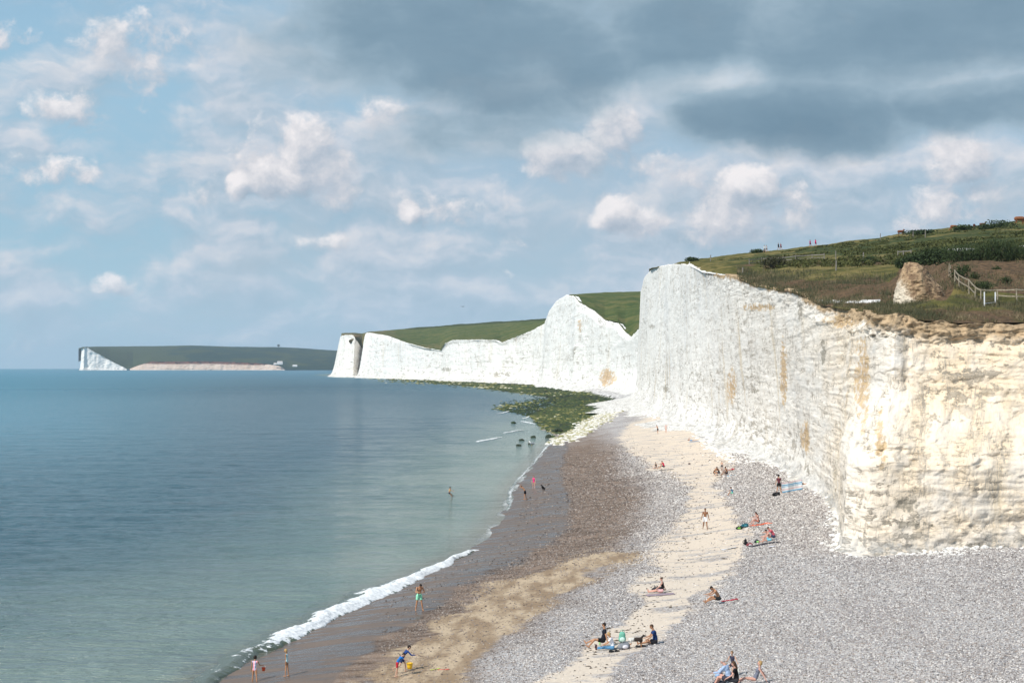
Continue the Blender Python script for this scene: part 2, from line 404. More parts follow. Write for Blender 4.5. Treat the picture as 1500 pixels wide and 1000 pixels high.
# loose flint cobbles over the nearer shingle: uncountable, one object
def shingle():
    rng = np.random.default_rng(4)
    N = 430000
    # sample by depth so that the stones per screen area stay similar
    D = 58*np.exp(rng.random(N)*np.log(330/58.0)); px = 560+rng.random(N)*980
    X = (px-750)/F*D
    Z = beach_z(X, D)
    qx, qy = proj(X, D, Z)
    xs = np.interp(D, SH_D, SH_X)
    keep = (X > xs+1.5) & (qy < 1030) & (qx < 1530)
    xc = np.interp(D, CL_D, CL_X); keep &= ~((D > 113) & (X > xc+.5))
    s = sstep(sdist(qx, qy, SAND)+fbm(X/2.2, D/5, 0, 4, 3)*14, -4, 10)
    ta = sstep(sdist(qx, qy, TAN)+fbm(X/2.2, D/5, 0, 4, 3)*14, -4, 10)
    br = sstep(sdist(qx, qy, BROWN)+fbm(X/5, D/5, 0, 3, 93)*26, -45, 40); we = sstep(sdist(qx, qy, WET), -5, 10)
    dens = 1-np.maximum.reduce([s*.955, ta*.93, br*.62, we*.96])
    keep &= rng.random(N) < dens*(1-sstep(D, 170, 330))
    X, D, Z, br, ta = X[keep], D[keep], Z[keep], br[keep], ta[keep]
    n = len(X)
    size = (0.028+0.034*rng.random(n)**1.6)*np.clip(D/95, .8, 2.4)
    ico = np.array([(1, 0, 0), (-1, 0, 0), (0, 1, 0), (0, -1, 0), (0, 0, 1), (0, 0, -1)], float)
    tri = np.array([(0, 2, 4), (2, 1, 4), (1, 3, 4), (3, 0, 4), (2, 0, 5), (1, 2, 5), (3, 1, 5), (0, 3, 5)])
    sc = np.stack([rng.uniform(.8, 1.5, n), rng.uniform(.7, 1.2, n), rng.uniform(.5, .95, n)], 1)*size[:, None]
    jit = rng.uniform(.75, 1.25, (n, 6, 1))
    v = ico[None]*sc[:, None, :]*jit
    a = rng.random(n)*6.283; ca, sa = np.cos(a)[:, None], np.sin(a)[:, None]
    ti = rng.normal(0, .35, n)[:, None]
    y0 = v[..., 1]*np.cos(ti)-v[..., 2]*np.sin(ti); z0 = v[..., 1]*np.sin(ti)+v[..., 2]*np.cos(ti)
    x1 = v[..., 0]*ca-y0*sa; y1 = v[..., 0]*sa+y0*ca
    V_ = np.stack([x1+X[:, None], y1+D[:, None], z0+(Z+size*.25)[:, None]], -1).reshape(-1, 3)
    fc = (tri[None]+(np.arange(n)*6)[:, None, None]).reshape(-1, 3)
    tone = rng.random(n)
    m, t, b = mat('flint_cobbles')
    c = t.ramp(t.attr('tone'), [(0.0, (0.11, 0.098, 0.092)), (0.22, (0.25, 0.217, 0.198)), (0.55, (0.42, 0.380, 0.355)), (0.8, (0.58, 0.54, 0.51)), (1.0, (0.78, 0.74, 0.70))])
    c = t.mix(t.m('MULTIPLY', t.attr('damp'), .85), c, t.mix(t.attr('tone'), (0.06, 0.042, 0.034), (0.32, 0.26, 0.22)))
    t.put(b.inputs['Base Color'], c); b.inputs['Roughness'].default_value = .7
    link_mesh('shingle', V_, fc, m, smooth=False, attrs={'tone': np.repeat(tone, 6), 'damp': np.repeat(np.clip(np.maximum(br, ta*.8), 0, 1), 6)}, kind='stuff', label='loose grey flint pebbles covering the beach')
    print('shingle stones', n)
shingle()

# ------------------------------------------------------------------ sea
def sea():
    Ds = [30.0, 55.0]
    while Ds[-1] < 14000: Ds.append(Ds[-1]*(1.0035 if Ds[-1] < 420 else 1.008 if Ds[-1] < 1200 else 1.02))
    Ds = np.array(Ds); an = np.concatenate([np.linspace(-1.45, -.36, 12)[:-1], np.linspace(-.36, .1, 330), np.linspace(.1, 1.3, 14)[1:]])
    Rr = np.repeat(Ds[:, None], len(an), 1); Aa = np.repeat(an[None], len(Ds), 0)
    X = Rr*np.sin(Aa); Y = Rr*np.cos(Aa)
    xs = np.interp(Y, SH_D, SH_X)
    sh = xs-X                                  # metres seaward of the shore
    amp = np.clip(sh/40, 0, 1)*np.clip(1.4-Y/900, 0, 1)
    Z = amp*(0.12*fbm(X/9+Y/30, Y/4.5, 0, 3, 71)+0.11*fbm(X/2.8+Y/9, Y/1.5, 0, 3, 75)*np.clip(1.6-Y/260, .25, 1))
    Z = np.where(sh < 0, 0, Z)
    V_ = np.stack([X, Y, Z], -1)
    m, t, b = mat('sea_water')
    p = t.pos(); s = t.attr('shore')
    x, y, z = t.sep(p)
    big = t.noise(t.vm('MULTIPLY', p, (.0035, .0016, 1)), 1.0, 5, .55)
    dist = t.m('MULTIPLY', y, .001)
    deep = t.mix(t.ss(big, .36, .64), (0.020, 0.078, 0.104), (0.056, 0.124, 0.150))
    deep = t.mix(t.ss(dist, .4, 4.0), deep, (0.045, 0.165, 0.235))
    # turquoise water further out on the left
    leftf = t.m('MULTIPLY', t.ss(t.m('DIVIDE', x, t.m('MAXIMUM', y, 1.0)), -.14, -.34), t.ss(y, 100, 500))
    deep = t.mix(t.m('MULTIPLY', leftf, .75), deep, (0.050, 0.24, 0.33))
    shal = t.mix(t.ss(t.noise(t.vm('MULTIPLY', p, (.06, .03, 1)), 1.0, 5), .38, .62), (0.125, 0.195, 0.170), (0.19, 0.250, 0.215))
    sn = t.m('ADD', s, t.m('MULTIPLY', t.m('SUBTRACT', t.noise(t.vm('MULTIPLY', p, (.05, .02, 1)), 1.0, 4), .5), 22.0))
    c = t.mix(t.ss(sn, 2.0, 42.0), shal, deep)
    murk = t.ss(s, 0.0, 4.0, .75, 0.0)
    c = t.mix(murk, c, (0.16, 0.14, 0.105))
    # lacy foam near the edge
    fo = t.vor(t.vm('MULTIPLY', p, (.9, .45, 1)), 1.0, 'DISTANCE_TO_EDGE')
    lace = t.m('MULTIPLY', t.ss(fo.outputs[0], .10, .02), t.ss(t.noise(t.vm('MULTIPLY', p, (.15, .06, 1)), 1.0, 4), .48, .62))
    lace = t.m('MULTIPLY', lace, t.ss(s, 12.0, 1.0, 0, .45))
    edge = t.m('MULTIPLY', t.ss(t.m('ADD', s, t.m('MULTIPLY', t.m('SUBTRACT', t.noise(p, .6, 5), .5), 2.4)), .9, .3), t.ss(t.noise(t.vm('MULTIPLY', p, (.1, .1, 1)), 1.0, 3), .42, .55))
    edge = t.m('MULTIPLY', edge, t.ss(y, 118, 140, 0, .6))
    foam = edge
    c = t.mix(foam, c, (0.78, 0.79, 0.78))
    t.put(b.inputs['Base Color'], c)
    t.put(b.inputs['Roughness'], t.mix(foam, t.mix(t.ss(dist, .1, 1.5), (.13,)*3, (.30,)*3), (.8,)*3))
    b.inputs['IOR'].default_value = 1.33
    w1 = t.noise(t.vm('MULTIPLY', p, (.22, .62, 1)), 1.0, 3, .5, .4)
    w2 = t.noise(t.vm('MULTIPLY', p, (1.1, 2.6, 1)), 1.0, 4, .6, .3)
    w3 = t.noise(t.vm('MULTIPLY', p, (.03, .11, 1)), 1.0, 3, .5)
    h = t.m('ADD', t.m('ADD', t.m('MULTIPLY', w1, .75), t.m('MULTIPLY', w2, .38)), t.m('MULTIPLY', w3, 1.6))
    t.put(b.inputs['Normal'], t.bump(h, 1.5, 1.0))
    nu, nv = len(Ds), len(an)
    link_mesh('sea', V_.reshape(-1, 3), grid_faces(nu, nv)[:, ::-1], m, attrs={'shore': sh.ravel()}, kind='structure', label='calm blue green sea reaching the horizon')
sea()

# ------------------------------------------------------------------ cliffs
def chalk_material(name, white, warm, soilc, streak=.5):
    m, t, b = mat(name)
    h = t.attr('h'); wm = t.attr('warm'); so = t.attr('soil'); al = t.attr('along'); z = t.attr('zz')
    p = t.xyz(al, t.attr('deep'), z)
    k = t.attr('scale')                 # coarser pattern far away
    q = t.xyz(al, z, 0.0)
    n_l = t.noise(t.vm('MULTIPLY', q, (.06, .05, 1)), 1.0, 5, .55)
    n_m = t.noise(p, .55, 7, .62)
    n_f = t.noise(p, 2.2, 6, .65)
    vs = t.noise(t.vm('MULTIPLY', q, (.55, .035, 1)), 1.0, 6, .65)      # vertical run-off streaks
    vs2 = t.noise(t.vm('MULTIPLY', t.vm('ADD', q, (31, 5, 0)), (.20, .03, 1)), 1.0, 5, .65)
    c = t.mix(t.ss(n_m, .30, .55), tuple(x*.90 for x in white), white)
    gz = t.noise(t.vm('MULTIPLY', q, (.12, .045, 1)), 1.0, 6, .6)
    c = t.mix(t.m('MULTIPLY', t.ss(gz, .50, .66), .32), c, (0.62, 0.63, 0.645))
    # warm clay staining
    wf = t.m('MULTIPLY', wm, t.ss(t.m('ADD', t.m('MULTIPLY', n_l, .5), t.m('MULTIPLY', n_m, .5)), .34, .58, .32, 1.0))
    c = t.mix(wf, c, t.mix(t.ss(n_f, .3, .7), warm, tuple(min(1, x*1.12) for x in warm)))
    c = t.mix(t.m('MULTIPLY', t.ss(vs, .55, .74), streak), c, (0.60, 0.47, 0.29))
    c = t.mix(t.m('MULTIPLY', t.ss(vs2, .62, .72), streak*.9), c, (0.42, 0.36, 0.26))
    # grey weathering near the foot and blotches
    c = t.mix(t.m('MULTIPLY', t.ss(h, .45, .0), t.ss(n_m, .50, .68, 0, .32)), c, (0.58, 0.52, 0.43))
    # flint courses: thin dark broken lines, and pock marks
    wv = t.m('ADD', z, t.m('MULTIPLY', t.m('SUBTRACT', t.noise(t.vm('MULTIPLY', q, (.05, .1, 1)), 1.0, 3), .5), 1.6))
    band = t.m('ABSOLUTE', t.m('SUBTRACT', t.m('FRACT', t.m('MULTIPLY', wv, .47)), .5))
    fl = t.m('MULTIPLY', t.ss(band, .035, .006), t.ss(t.m('ADD', t.m('MULTIPLY', n_f, .6), t.m('MULTIPLY', t.noise(t.vm('MULTIPLY', q, (.5, .5, 1)), 1.0, 4, .7), .4)), .53, .60))
    pk = t.noise(t.vm('MULTIPLY', p, (.8, .8, 1.25)), 1.0, 9, .72)
    pock = t.m('MULTIPLY', t.ss(pk, .545, .595), t.ss(t.m('ADD', n_l, t.m('MULTIPLY', t.ss(h, .5, .0), .12)), .46, .62))
    pk2 = t.noise(t.vm('MULTIPLY', p, (1.7, 1.7, 3.4)), 1.0, 7, .7)
    pock2 = t.m('MULTIPLY', t.ss(pk2, .555, .60), t.ss(n_m, .47, .60))
    dk = t.m('MAXIMUM', t.m('MULTIPLY', fl, .8), t.m('MAXIMUM', t.m('MULTIPLY', pock, .75), t.m('MULTIPLY', pock2, .65)))
    c = t.mix(t.m('MULTIPLY', dk, t.attr('speck')), c, t.mix(n_l, (0.30, 0.24, 0.17), (0.36, 0.33, 0.28)))
    def crack(sx_, sz_, off):
        a = t.noise(t.vm('MULTIPLY', t.vm('ADD', q, (off, off*.3, 0)), (sx_, sz_, 1)), 1.0, 4, .6)
        return t.ss(t.m('ABSOLUTE', t.m('SUBTRACT', a, .5)), .012, .002)
    ck = t.m('MAXIMUM', crack(.55, .07, 3.0), t.m('MAXIMUM', t.m('MULTIPLY', crack(.10, .62, 19.0), .9), crack(1.1, .16, 41.0)))
    ck = t.m('MULTIPLY', ck, t.ss(n_m, .42, .58, .15, .75))
    c = t.mix(t.m('MULTIPLY', ck, t.attr('speck')), c, (0.40, 0.355, 0.30))
    # shade between the loose lumps of the rubbly foot, put into the colour
    c = t.mix(t.m('MULTIPLY', t.ss(h, .10, .0), t.ss(n_f, .36, .60, .25, .85)), c, (0.50, 0.485, 0.46))
    sr = t.m('ADD', t.m('MULTIPLY', t.m('SUBTRACT', n_f, .5), 4.0), t.m('MULTIPLY', t.m('SUBTRACT', vs, .5), 2.6))
    c = t.mix(t.m('MULTIPLY', t.ss(t.m('ADD', t.attr('scar_shade'), sr), .55, 1.0, 0, .80), t.ss(t.attr('scar_shade'), 0.0, .35)), c, (0.31, 0.275, 0.22))  # grey scars and the shade of pits, both mixed into the chalk colour
    c = t.mix(t.m('MULTIPLY', t.ss(t.m('ADD', t.attr('rust'), sr), .30, .95, 0, .80), t.ss(t.attr('rust'), 0.0, .5)), c, t.mix(t.ss(n_f, .4, .6), (0.40, 0.22, 0.08), (0.62, 0.43, 0.22)))
    # soil cap
    sl = t.ss(t.m('ADD', h, t.m('MULTIPLY', t.m('SUBTRACT', t.m('ADD', t.m('MULTIPLY', vs, .5), t.m('MULTIPLY', n_m, .5)), .5), .10)), t.m('SUBTRACT', 1.0, so), t.m('SUBTRACT', 1.004, t.m('MULTIPLY', so, .45)))
    sc_ = t.mix(t.ss(n_f, .35, .65), tuple(x*.55 for x in soilc), soilc)
    c = t.mix(t.m('MULTIPLY', sl, t.ss(so, 0.0, .01)), c, sc_)
    t.put(b.inputs['Base Color'], c)
    b.inputs['Roughness'].default_value = .92; b.inputs['Specular IOR Level'].default_value = .15
    hh = t.m('ADD', t.m('MULTIPLY', n_f, .5), t.m('ADD', t.m('MULTIPLY', vs, .9), n_m))
    hh = t.m('SUBTRACT', hh, t.m('MULTIPLY', dk, .5))
    t.put(b.inputs['Normal'], t.bump(hh, .22, .8))
    return m

BASES = []
def cliff(name, ctrl, mtl, seed, res=.0016, nv=190, amp=1.0, label=None, far=1.0, speck=1.0, cap=3.0):
    """ctrl rows: px_base, px_top, D_base, D_top, z_base, y_top, warm, soil, apron"""
    C = np.array(ctrl, float)
    Bx = (C[:, 0]-750)/F*C[:, 2]; By = C[:, 2]; Bz = C[:, 4]
    Tx = (C[:, 1]-750)/F*C[:, 3]; Ty = C[:, 3]; Tz = np.array([zat(y, d) for y, d in zip(C[:, 5], C[:, 3])])
    seg = np.hypot(np.diff(Bx), np.diff(By)); s = np.concatenate([[0], np.cumsum(seg)])
    ss_ = [0.0]
    while ss_[-1] < s[-1]:
        d = np.interp(ss_[-1], s, By); ss_.append(ss_[-1]+d*res)
    S = np.minimum(np.array(ss_), s[-1]); S = np.unique(S)
    f = lambda a: np.interp(S, s, a)
    bx, by, bz, tx, ty, tz = map(f, (Bx, By, Bz, Tx, Ty, Tz)); wm, so, ap = f(C[:, 6]), f(C[:, 7]), f(C[:, 8])
    # smooth the plan a little so that corners are rounded
    tX = np.gradient(bx, S); tY = np.gradient(by, S)
    ker = np.ones(25)/25
    def sm(a):
        q = np.pad(a, 12, mode='edge'); return np.convolve(q, ker, 'valid')
    tX, tY = sm(tX), sm(tY); L = np.hypot(tX, tY)+1e-9
    nx, ny = -tY/L, tX/L
    tz = tz+(so*3.5 if far < 2 else 0)*fbm(S/2.2, S*0, 0, 4, seed+55, .6)+(far if far < 2 else far*.45)*(0.35*fbm(S/5, S*0, 0, 4, seed+50)+.15*fbm(S/.9, S*0, 0, 3, seed+51))
    v = np.linspace(0, 1, nv)
    base_drop = 2.5
    b0 = bz-base_drop
    H = (tz-bz)
    Z = bz[:, None]+H[:, None]*v[None]
    Z[:, 0] -= base_drop
    vv = v[None]*np.ones((len(S), 1))
    if name == 'chalk_cliff' and seed == 7:
        wc = np.exp(-(np.hypot(bx-24, by-114)/13)**4)[:, None]; vv = vv*(1-wc)+wc*(.25*v[None]+.75*sstep(v[None], .34, .70))
    X = bx[:, None]*(1-vv)+tx[:, None]*vv; Y = by[:, None]*(1-vv)+ty[:, None]*vv
    SS = np.repeat(S[:, None], nv, 1)
    k = far
    hgt = Z-bz[:, None]
    ray_ = np.hypot(bx, by); facing = np.abs(tX/L*(by/ray_)-tY/L*(bx/ray_)); SSu = np.concatenate([[0], np.cumsum(np.diff(S)*np.clip(sm(facing)[1:], .24, 1))])
    SS = np.repeat(SSu[:, None], nv, 1); warmk = 1-.35*np.clip(wm, 0, 1)[:, None]
    BASES.append((bx, by, bz, nx, ny, S))
    gk = np.clip(facing*2.1, .38, 1)[:, None]
    d = 1.5*k*fbm(SS/(16*k), Z/(60*k), 0, 3, seed)                                    # buttresses
    rid = 1-np.abs(fbm(SS/(4.0*k), Z/(26*k), 0, 4, seed+5))*2.2
    d = d+.50*k*warmk*gk*(rid-.5)                                                              # flutes
    d = d+.30*k*warmk*gk*fbm(SS/(2.0*k), Z/(2.4*k), 0, 5, seed+9, .6)                          # broken rock
    wx = fbm(SS/(2.2*k), Z/(2.2*k), 0, 3, seed+60)*.9; wz = fbm(SS/(2.0*k), Z/(2.0*k), 5, 3, seed+61)*.7
    _h = lambda a, b_, sd_: _hash(np.floor(a), np.floor(b_), np.zeros_like(a), sd_)
    d = d+gk*.15*k*(_h(SS/(2.1*k)+wx, Z/(3.0*k)+wz, seed+62)-.5)+gk*.13*k*(_h(SS/(.85*k)+wx*1.5, Z/(.8*k)+wz*1.5, seed+63)-.5)
    led = fbm(SS/(14*k), Z/(.9*k)+fbm(SS/(9*k), Z/(9*k), 0, 2, seed+3)*1.2, 0, 3, seed+13)
    d = d+gk*(.12+.14*np.clip(wm, 0, 1)[:, None])*k*led+.10*k*fbm(SS/(5*k), Z/(.28*k)+fbm(SS/(6*k), Z/(5*k), 0, 2, seed+33)*3, 0, 2, seed+34)*np.clip(wm, 0, 1)[:, None]                                                                   # bedding
    pit = np.clip(fbm(SS/(1.5*k), Z/(.9*k), 3.3, 3, seed+17)-.33+.10*np.exp(-hgt/(4*k)), 0, 1)
    d = d-1.5*k*gk*pit*(.35+1.1*np.exp(-hgt/(5*k)))
    d = d*amp*np.clip(.35+.65*np.minimum(vv*8, (1-vv)*9+.25), 0, 1)
    d = d+ap[:, None]*np.exp(-hgt/(0.9*k+ap[:, None]*.25))*(1+.8*fbm(SS/(3*k), Z*0, 0, 5, seed+21, .6))+.30*k*gk*fbm(SS/(.7*k), Z/(.7*k), 0, 4, seed+22, .65)*np.exp(-hgt/(3*k))  # fallen chalk apron
    d = np.where(v[None] > .90, d+so[:, None]*7*k*fbm(SS/(1.5*k), Z/(.6*k), 0, 5, seed+31, .68), d)  # crumbly soil lip
    X = X+nx[:, None]*d; Y = Y+ny[:, None]*d
    # cap folded back under the turf
    capx = X[:, -1]-nx*cap*k; capy = Y[:, -1]-ny*cap*k; capz = Z[:, -1]-.25*k
    X = np.concatenate([X, capx[:, None]], 1); Y = np.concatenate([Y, capy[:, None]], 1); Z = np.concatenate([Z, capz[:, None]], 1)
    n2 = nv+1
    V_ = np.stack([X, Y, Z], -1).reshape(-1, 3)
    qx, qy = proj(X, Y, Z)
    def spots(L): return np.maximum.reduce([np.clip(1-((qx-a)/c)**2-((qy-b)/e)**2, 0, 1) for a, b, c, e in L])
    SCAR_SHADE = [(1172, 455, 6, 24), (1206, 515, 7, 34), (1108, 572, 9, 6), (1183, 690, 6, 16), (955, 478, 8, 5), (735, 548, 26, 5), (655, 541, 12, 5), (975, 570, 7, 7), (840, 517, 5, 14), (1325, 738, 26, 16), (1335, 768, 50, 7), (1420, 798, 30, 6), (1290, 492, 40, 6), (1000, 690, 1, 1)]  # rock scars, plus painted shade of the near face's pits and overhanging lip
    RUST = [(890, 553, 17, 17), (849, 476, 5, 14), (1148, 545, 7, 66), (1072, 565, 9, 34), (1262, 560, 16, 90), (1290, 640, 12, 60), (1110, 450, 30, 8), (1235, 470, 40, 14), (1180, 640, 10, 30)]
    A = dict(scar_shade=spots(SCAR_SHADE), rust=spots(RUST), h=np.concatenate([np.repeat(v[None], len(S), 0), np.ones((len(S), 1))], 1), warm=np.repeat(wm[:, None], n2, 1), soil=np.repeat(so[:, None], n2, 1),
             deep=Y*.0+np.concatenate([d, d[:, -1:]], 1)/k, along=np.repeat(SSu[:, None], n2, 1)/k, zz=Z/k, scale=np.full((len(S), n2), k), speck=np.full((len(S), n2), speck))
    return link_mesh(name, V_, grid_faces(len(S), n2)[:, ::-1], mtl, attrs={a: q.ravel() for a, q in A.items()}, kind='structure', label=label)

chalk_near = chalk_material('chalk_face', (0.865, 0.84, 0.80), (0.80, 0.625, 0.425), (0.54, 0.39, 0.24), .75)
chalk_far = chalk_material('chalk_far_face', (0.865, 0.85, 0.815), (0.72, 0.60, 0.46), (0.22, 0.17, 0.10), .35)
#        pxb   pxt   Db    Dt    zb    ytop  warm soil apron
near = [(1800, 1800, 118, 124, 3.4, 462, 1.0, .105, .3),
        (1600, 1600, 113, 119, 3.4, 470, 1.0, .105, .3),
        (1500, 1500, 110.5, 117, 3.35, 470, 1.0, .105, .3),
        (1400, 1405, 109.5, 116.5, 3.3, 473, .9, .105, .3),
        (1320, 1340, 109, 116, 3.3, 466, .85, .11, .35),
        (1272, 1312, 108.8, 116, 3.25, 462, .62, .11, .4),
        (1240, 1290, 111.5, 120, 3.2, 461, .45, .10, .4),
        (1233, 1277, 119, 128, 3.2, 458, .6, .07, .2),
        (1233, 1262, 133, 140, 3.2, 455, .85, .07, .2),
        (1228, 1245, 147, 151, 3.3, 453, .7, .06, .5),
        (1205, 1208, 163, 165, 3.4, 448, .45, .05, .5),
        (1170, 1166, 184, 187, 3.4, 428, .30, .03, .6),
        (1128, 1112, 217, 221, 3.4, 419, .20, .02, .8),
        (1088, 1068, 252, 257, 3.3, 404, .12, .03, 1.6),
        (1044, 1030, 306, 312, 3.3, 399, .06, .01, 2.2),
        (1012, 1012, 350, 358, 3.3, 389, .05, .00, 2.2),
        (992, 997, 395, 402, 3.3, 386, .04, .0, 2.2),
        (962, 974, 470, 480, 3.2, 389, .04, .0, 2.2),
        (944, 954, 555, 560, 3.1, 393, .04, .0, 3.0),
        (937, 944, 600, 605, 3.0, 407, .04, .0, 3.0),
        (930, 938.5, 650, 655, 3.0, 427, .04, .0, 3.0),
        (938, 940, 700, 705, 3.0, 440, .04, .0, 3.0)]
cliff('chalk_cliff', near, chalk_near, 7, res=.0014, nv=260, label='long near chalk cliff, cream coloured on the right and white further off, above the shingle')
mid = [(960, 960, 745, 745, 3, 520), (948, 948, 760, 762, 3, 505), (936, 937, 795, 798, 3, 482), (925, 926, 850, 855, 3, 494), (915, 916, 900, 906, 3, 487), (904, 905, 930, 940, 2.6, 473),
       (886, 886, 980, 992, 2.5, 469), (870, 870, 1030, 1045, 2.5, 455), (845, 846, 1090, 1110, 2.2, 442), (838, 840, 1130, 1150, 2, 433), (828, 830, 1170, 1190, 2, 432), (812, 815, 1230, 1255, 2, 441),
       (800, 804, 1290, 1310, 2, 456), (796, 798, 1380, 1400, 2, 474), (780, 781, 1440, 1460, 2, 483), (757, 758, 1500, 1520, 2, 492), (733, 733, 1560, 1575, 2, 502), (723, 723, 1580, 1595, 1.5, 498),
       (700, 700, 1640, 1655, 1.5, 497), (662, 662, 1750, 1765, 1.5, 498), (649, 650, 1800, 1810, 1.5, 503), (644, 645, 1850, 1860, 1.5, 513), (620, 620, 1950, 1960, 1.5, 509), (595, 595, 2050, 2060, 1.5, 502),
       (566, 566, 2200, 2215, 1.5, 491), (540, 544, 2300, 2320, 1.5, 487.5), (528, 538, 2330, 2350, 1.5, 487.5), (527, 536, 2420, 2440, 1.5, 489), (531, 538, 2500, 2510, 1.5, 495)]
mid = [(*r, .05, .0, 6.0 if 700 < r[0] else 4.0) for r in mid]
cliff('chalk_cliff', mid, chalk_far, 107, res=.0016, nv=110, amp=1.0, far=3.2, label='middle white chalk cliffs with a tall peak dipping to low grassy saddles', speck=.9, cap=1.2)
head = [(545, 546, 2460, 2470, 1.5, 512), (534, 536, 2490, 2500, 1.5, 513), (527, 531, 2492, 2502, 1.5, 511), (517, 520, 2450, 2465, 1.5, 494), (514, 517, 2460, 2480, 1.5, 490), (500, 506, 2500, 2520, 1.5, 489.5), (490, 500.5, 2560, 2590, 1.5, 491), (489, 500, 2700, 2730, 1.5, 492)]
head = [(*r, .25, .02, 5.0) for r in head]
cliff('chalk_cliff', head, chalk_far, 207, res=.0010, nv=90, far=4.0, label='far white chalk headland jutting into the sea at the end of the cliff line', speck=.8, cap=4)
seaf = [(117, 119, 7760, 7780, 1, 510), (115.5, 117, 7700, 7715, 1, 511), (121, 122, 7670, 7685, 1, 509.5), (128, 128, 7685, 7700, 1, 508.5), (134, 133, 7690, 7704, 1, 512), (146, 146, 7700, 7714, 1, 519), (160, 160, 7710, 7724, 1, 527), (174, 174, 7720, 7734, 1, 534), (186, 186, 7732, 7742, 1, 540)]
seaf = [(*r, .10, .02, 2.0) for r in seaf][::-1]
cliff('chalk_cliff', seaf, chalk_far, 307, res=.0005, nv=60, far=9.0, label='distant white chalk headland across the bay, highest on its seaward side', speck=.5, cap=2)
lowc = [(190, 190, 7740, 7760, 1, 540), (200, 200, 7740, 7760, 1, 536), (212, 212, 7740, 7760, 1, 532), (222, 222, 7740, 7760, 1, 529), (260, 260, 7740, 7760, 1, 529.5), (300, 300, 7740, 7760, 1, 529), (340, 340, 7740, 7760, 1, 530), (375, 375, 7740, 7760, 1, 531.5), (395, 395, 7740, 7760, 1, 533.5), (410, 410, 7740, 7760, 1, 536), (417, 417, 7740, 7760, 1, 540)]
lowc = [(*r, .55, .42 if 215 < r[0] < 380 else .05, 2.0) for r in lowc][::-1]
chalk_low = chalk_material('low_cliff_face', (0.66, 0.58, 0.50), (0.50, 0.31, 0.22), (0.22, 0.085, 0.05), .6)
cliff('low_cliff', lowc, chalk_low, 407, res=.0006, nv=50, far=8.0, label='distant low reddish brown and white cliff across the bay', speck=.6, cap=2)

# ------------------------------------------------------------------ grassland above the cliffs
def turf_material(name, greens, browns, blue=0.0, chalk=(0.74, 0.72, 0.69), k=1.0):
    m, t, b = mat(name)
    p = t.pos()
    n1 = t.noise(p, .05/k, 6, .6); n2 = t.noise(t.vm('MULTIPLY', p, (1, .5, 1)), .35/k, 7, .65); n3 = t.noise(p, 2.4/k, 5, .65)
    g = t.mix(t.ss(n2, .36, .64), greens[0], greens[1])
    g = t.mix(t.ss(t.m('ADD', t.m('MULTIPLY', n1, .6), t.m('MULTIPLY', n2, .4)), .48, .58), g, greens[2])
    br = t.mix(t.ss(n3, .32, .68), browns[0], browns[1])
    fbn = t.ss(t.m('ADD', t.attr('brown'), t.m('MULTIPLY', t.m('SUBTRACT', n2, .5), 1.3)), .38, .62)
    c = t.mix(fbn, g, br)
    dk = t.ss(t.m('ADD', t.attr('dark'), t.m('MULTIPLY', t.m('SUBTRACT', t.noise(t.vm('MULTIPLY', p, (1, .45, 1)), .13/k, 6, .6), .5), 1.5)), .42, .58)
    c = t.mix(dk, c, t.mix(t.ss(n3, .3, .7), (0.030, 0.042, 0.016), (0.070, 0.085, 0.028)))
    c = t.mix(t.ss(n3, .55, .8, 0, .5), c, tuple(x*.45 for x in greens[0]))
    ch = t.ss(t.m('ADD', t.attr('chalk'), t.m('MULTIPLY', t.m('SUBTRACT', n2, .5), .8)), .45, .6)
    c = t.mix(ch, c, chalk)
    t.put(b.inputs['Base Color'], c); b.inputs['Roughness'].default_value = .95; b.inputs['Specular IOR Level'].default_value = .1
    t.put(b.inputs['Normal'], t.bump(t.m('ADD', n3, t.m('MULTIPLY', n2, 2.0)), .25*k, .8))
    return m

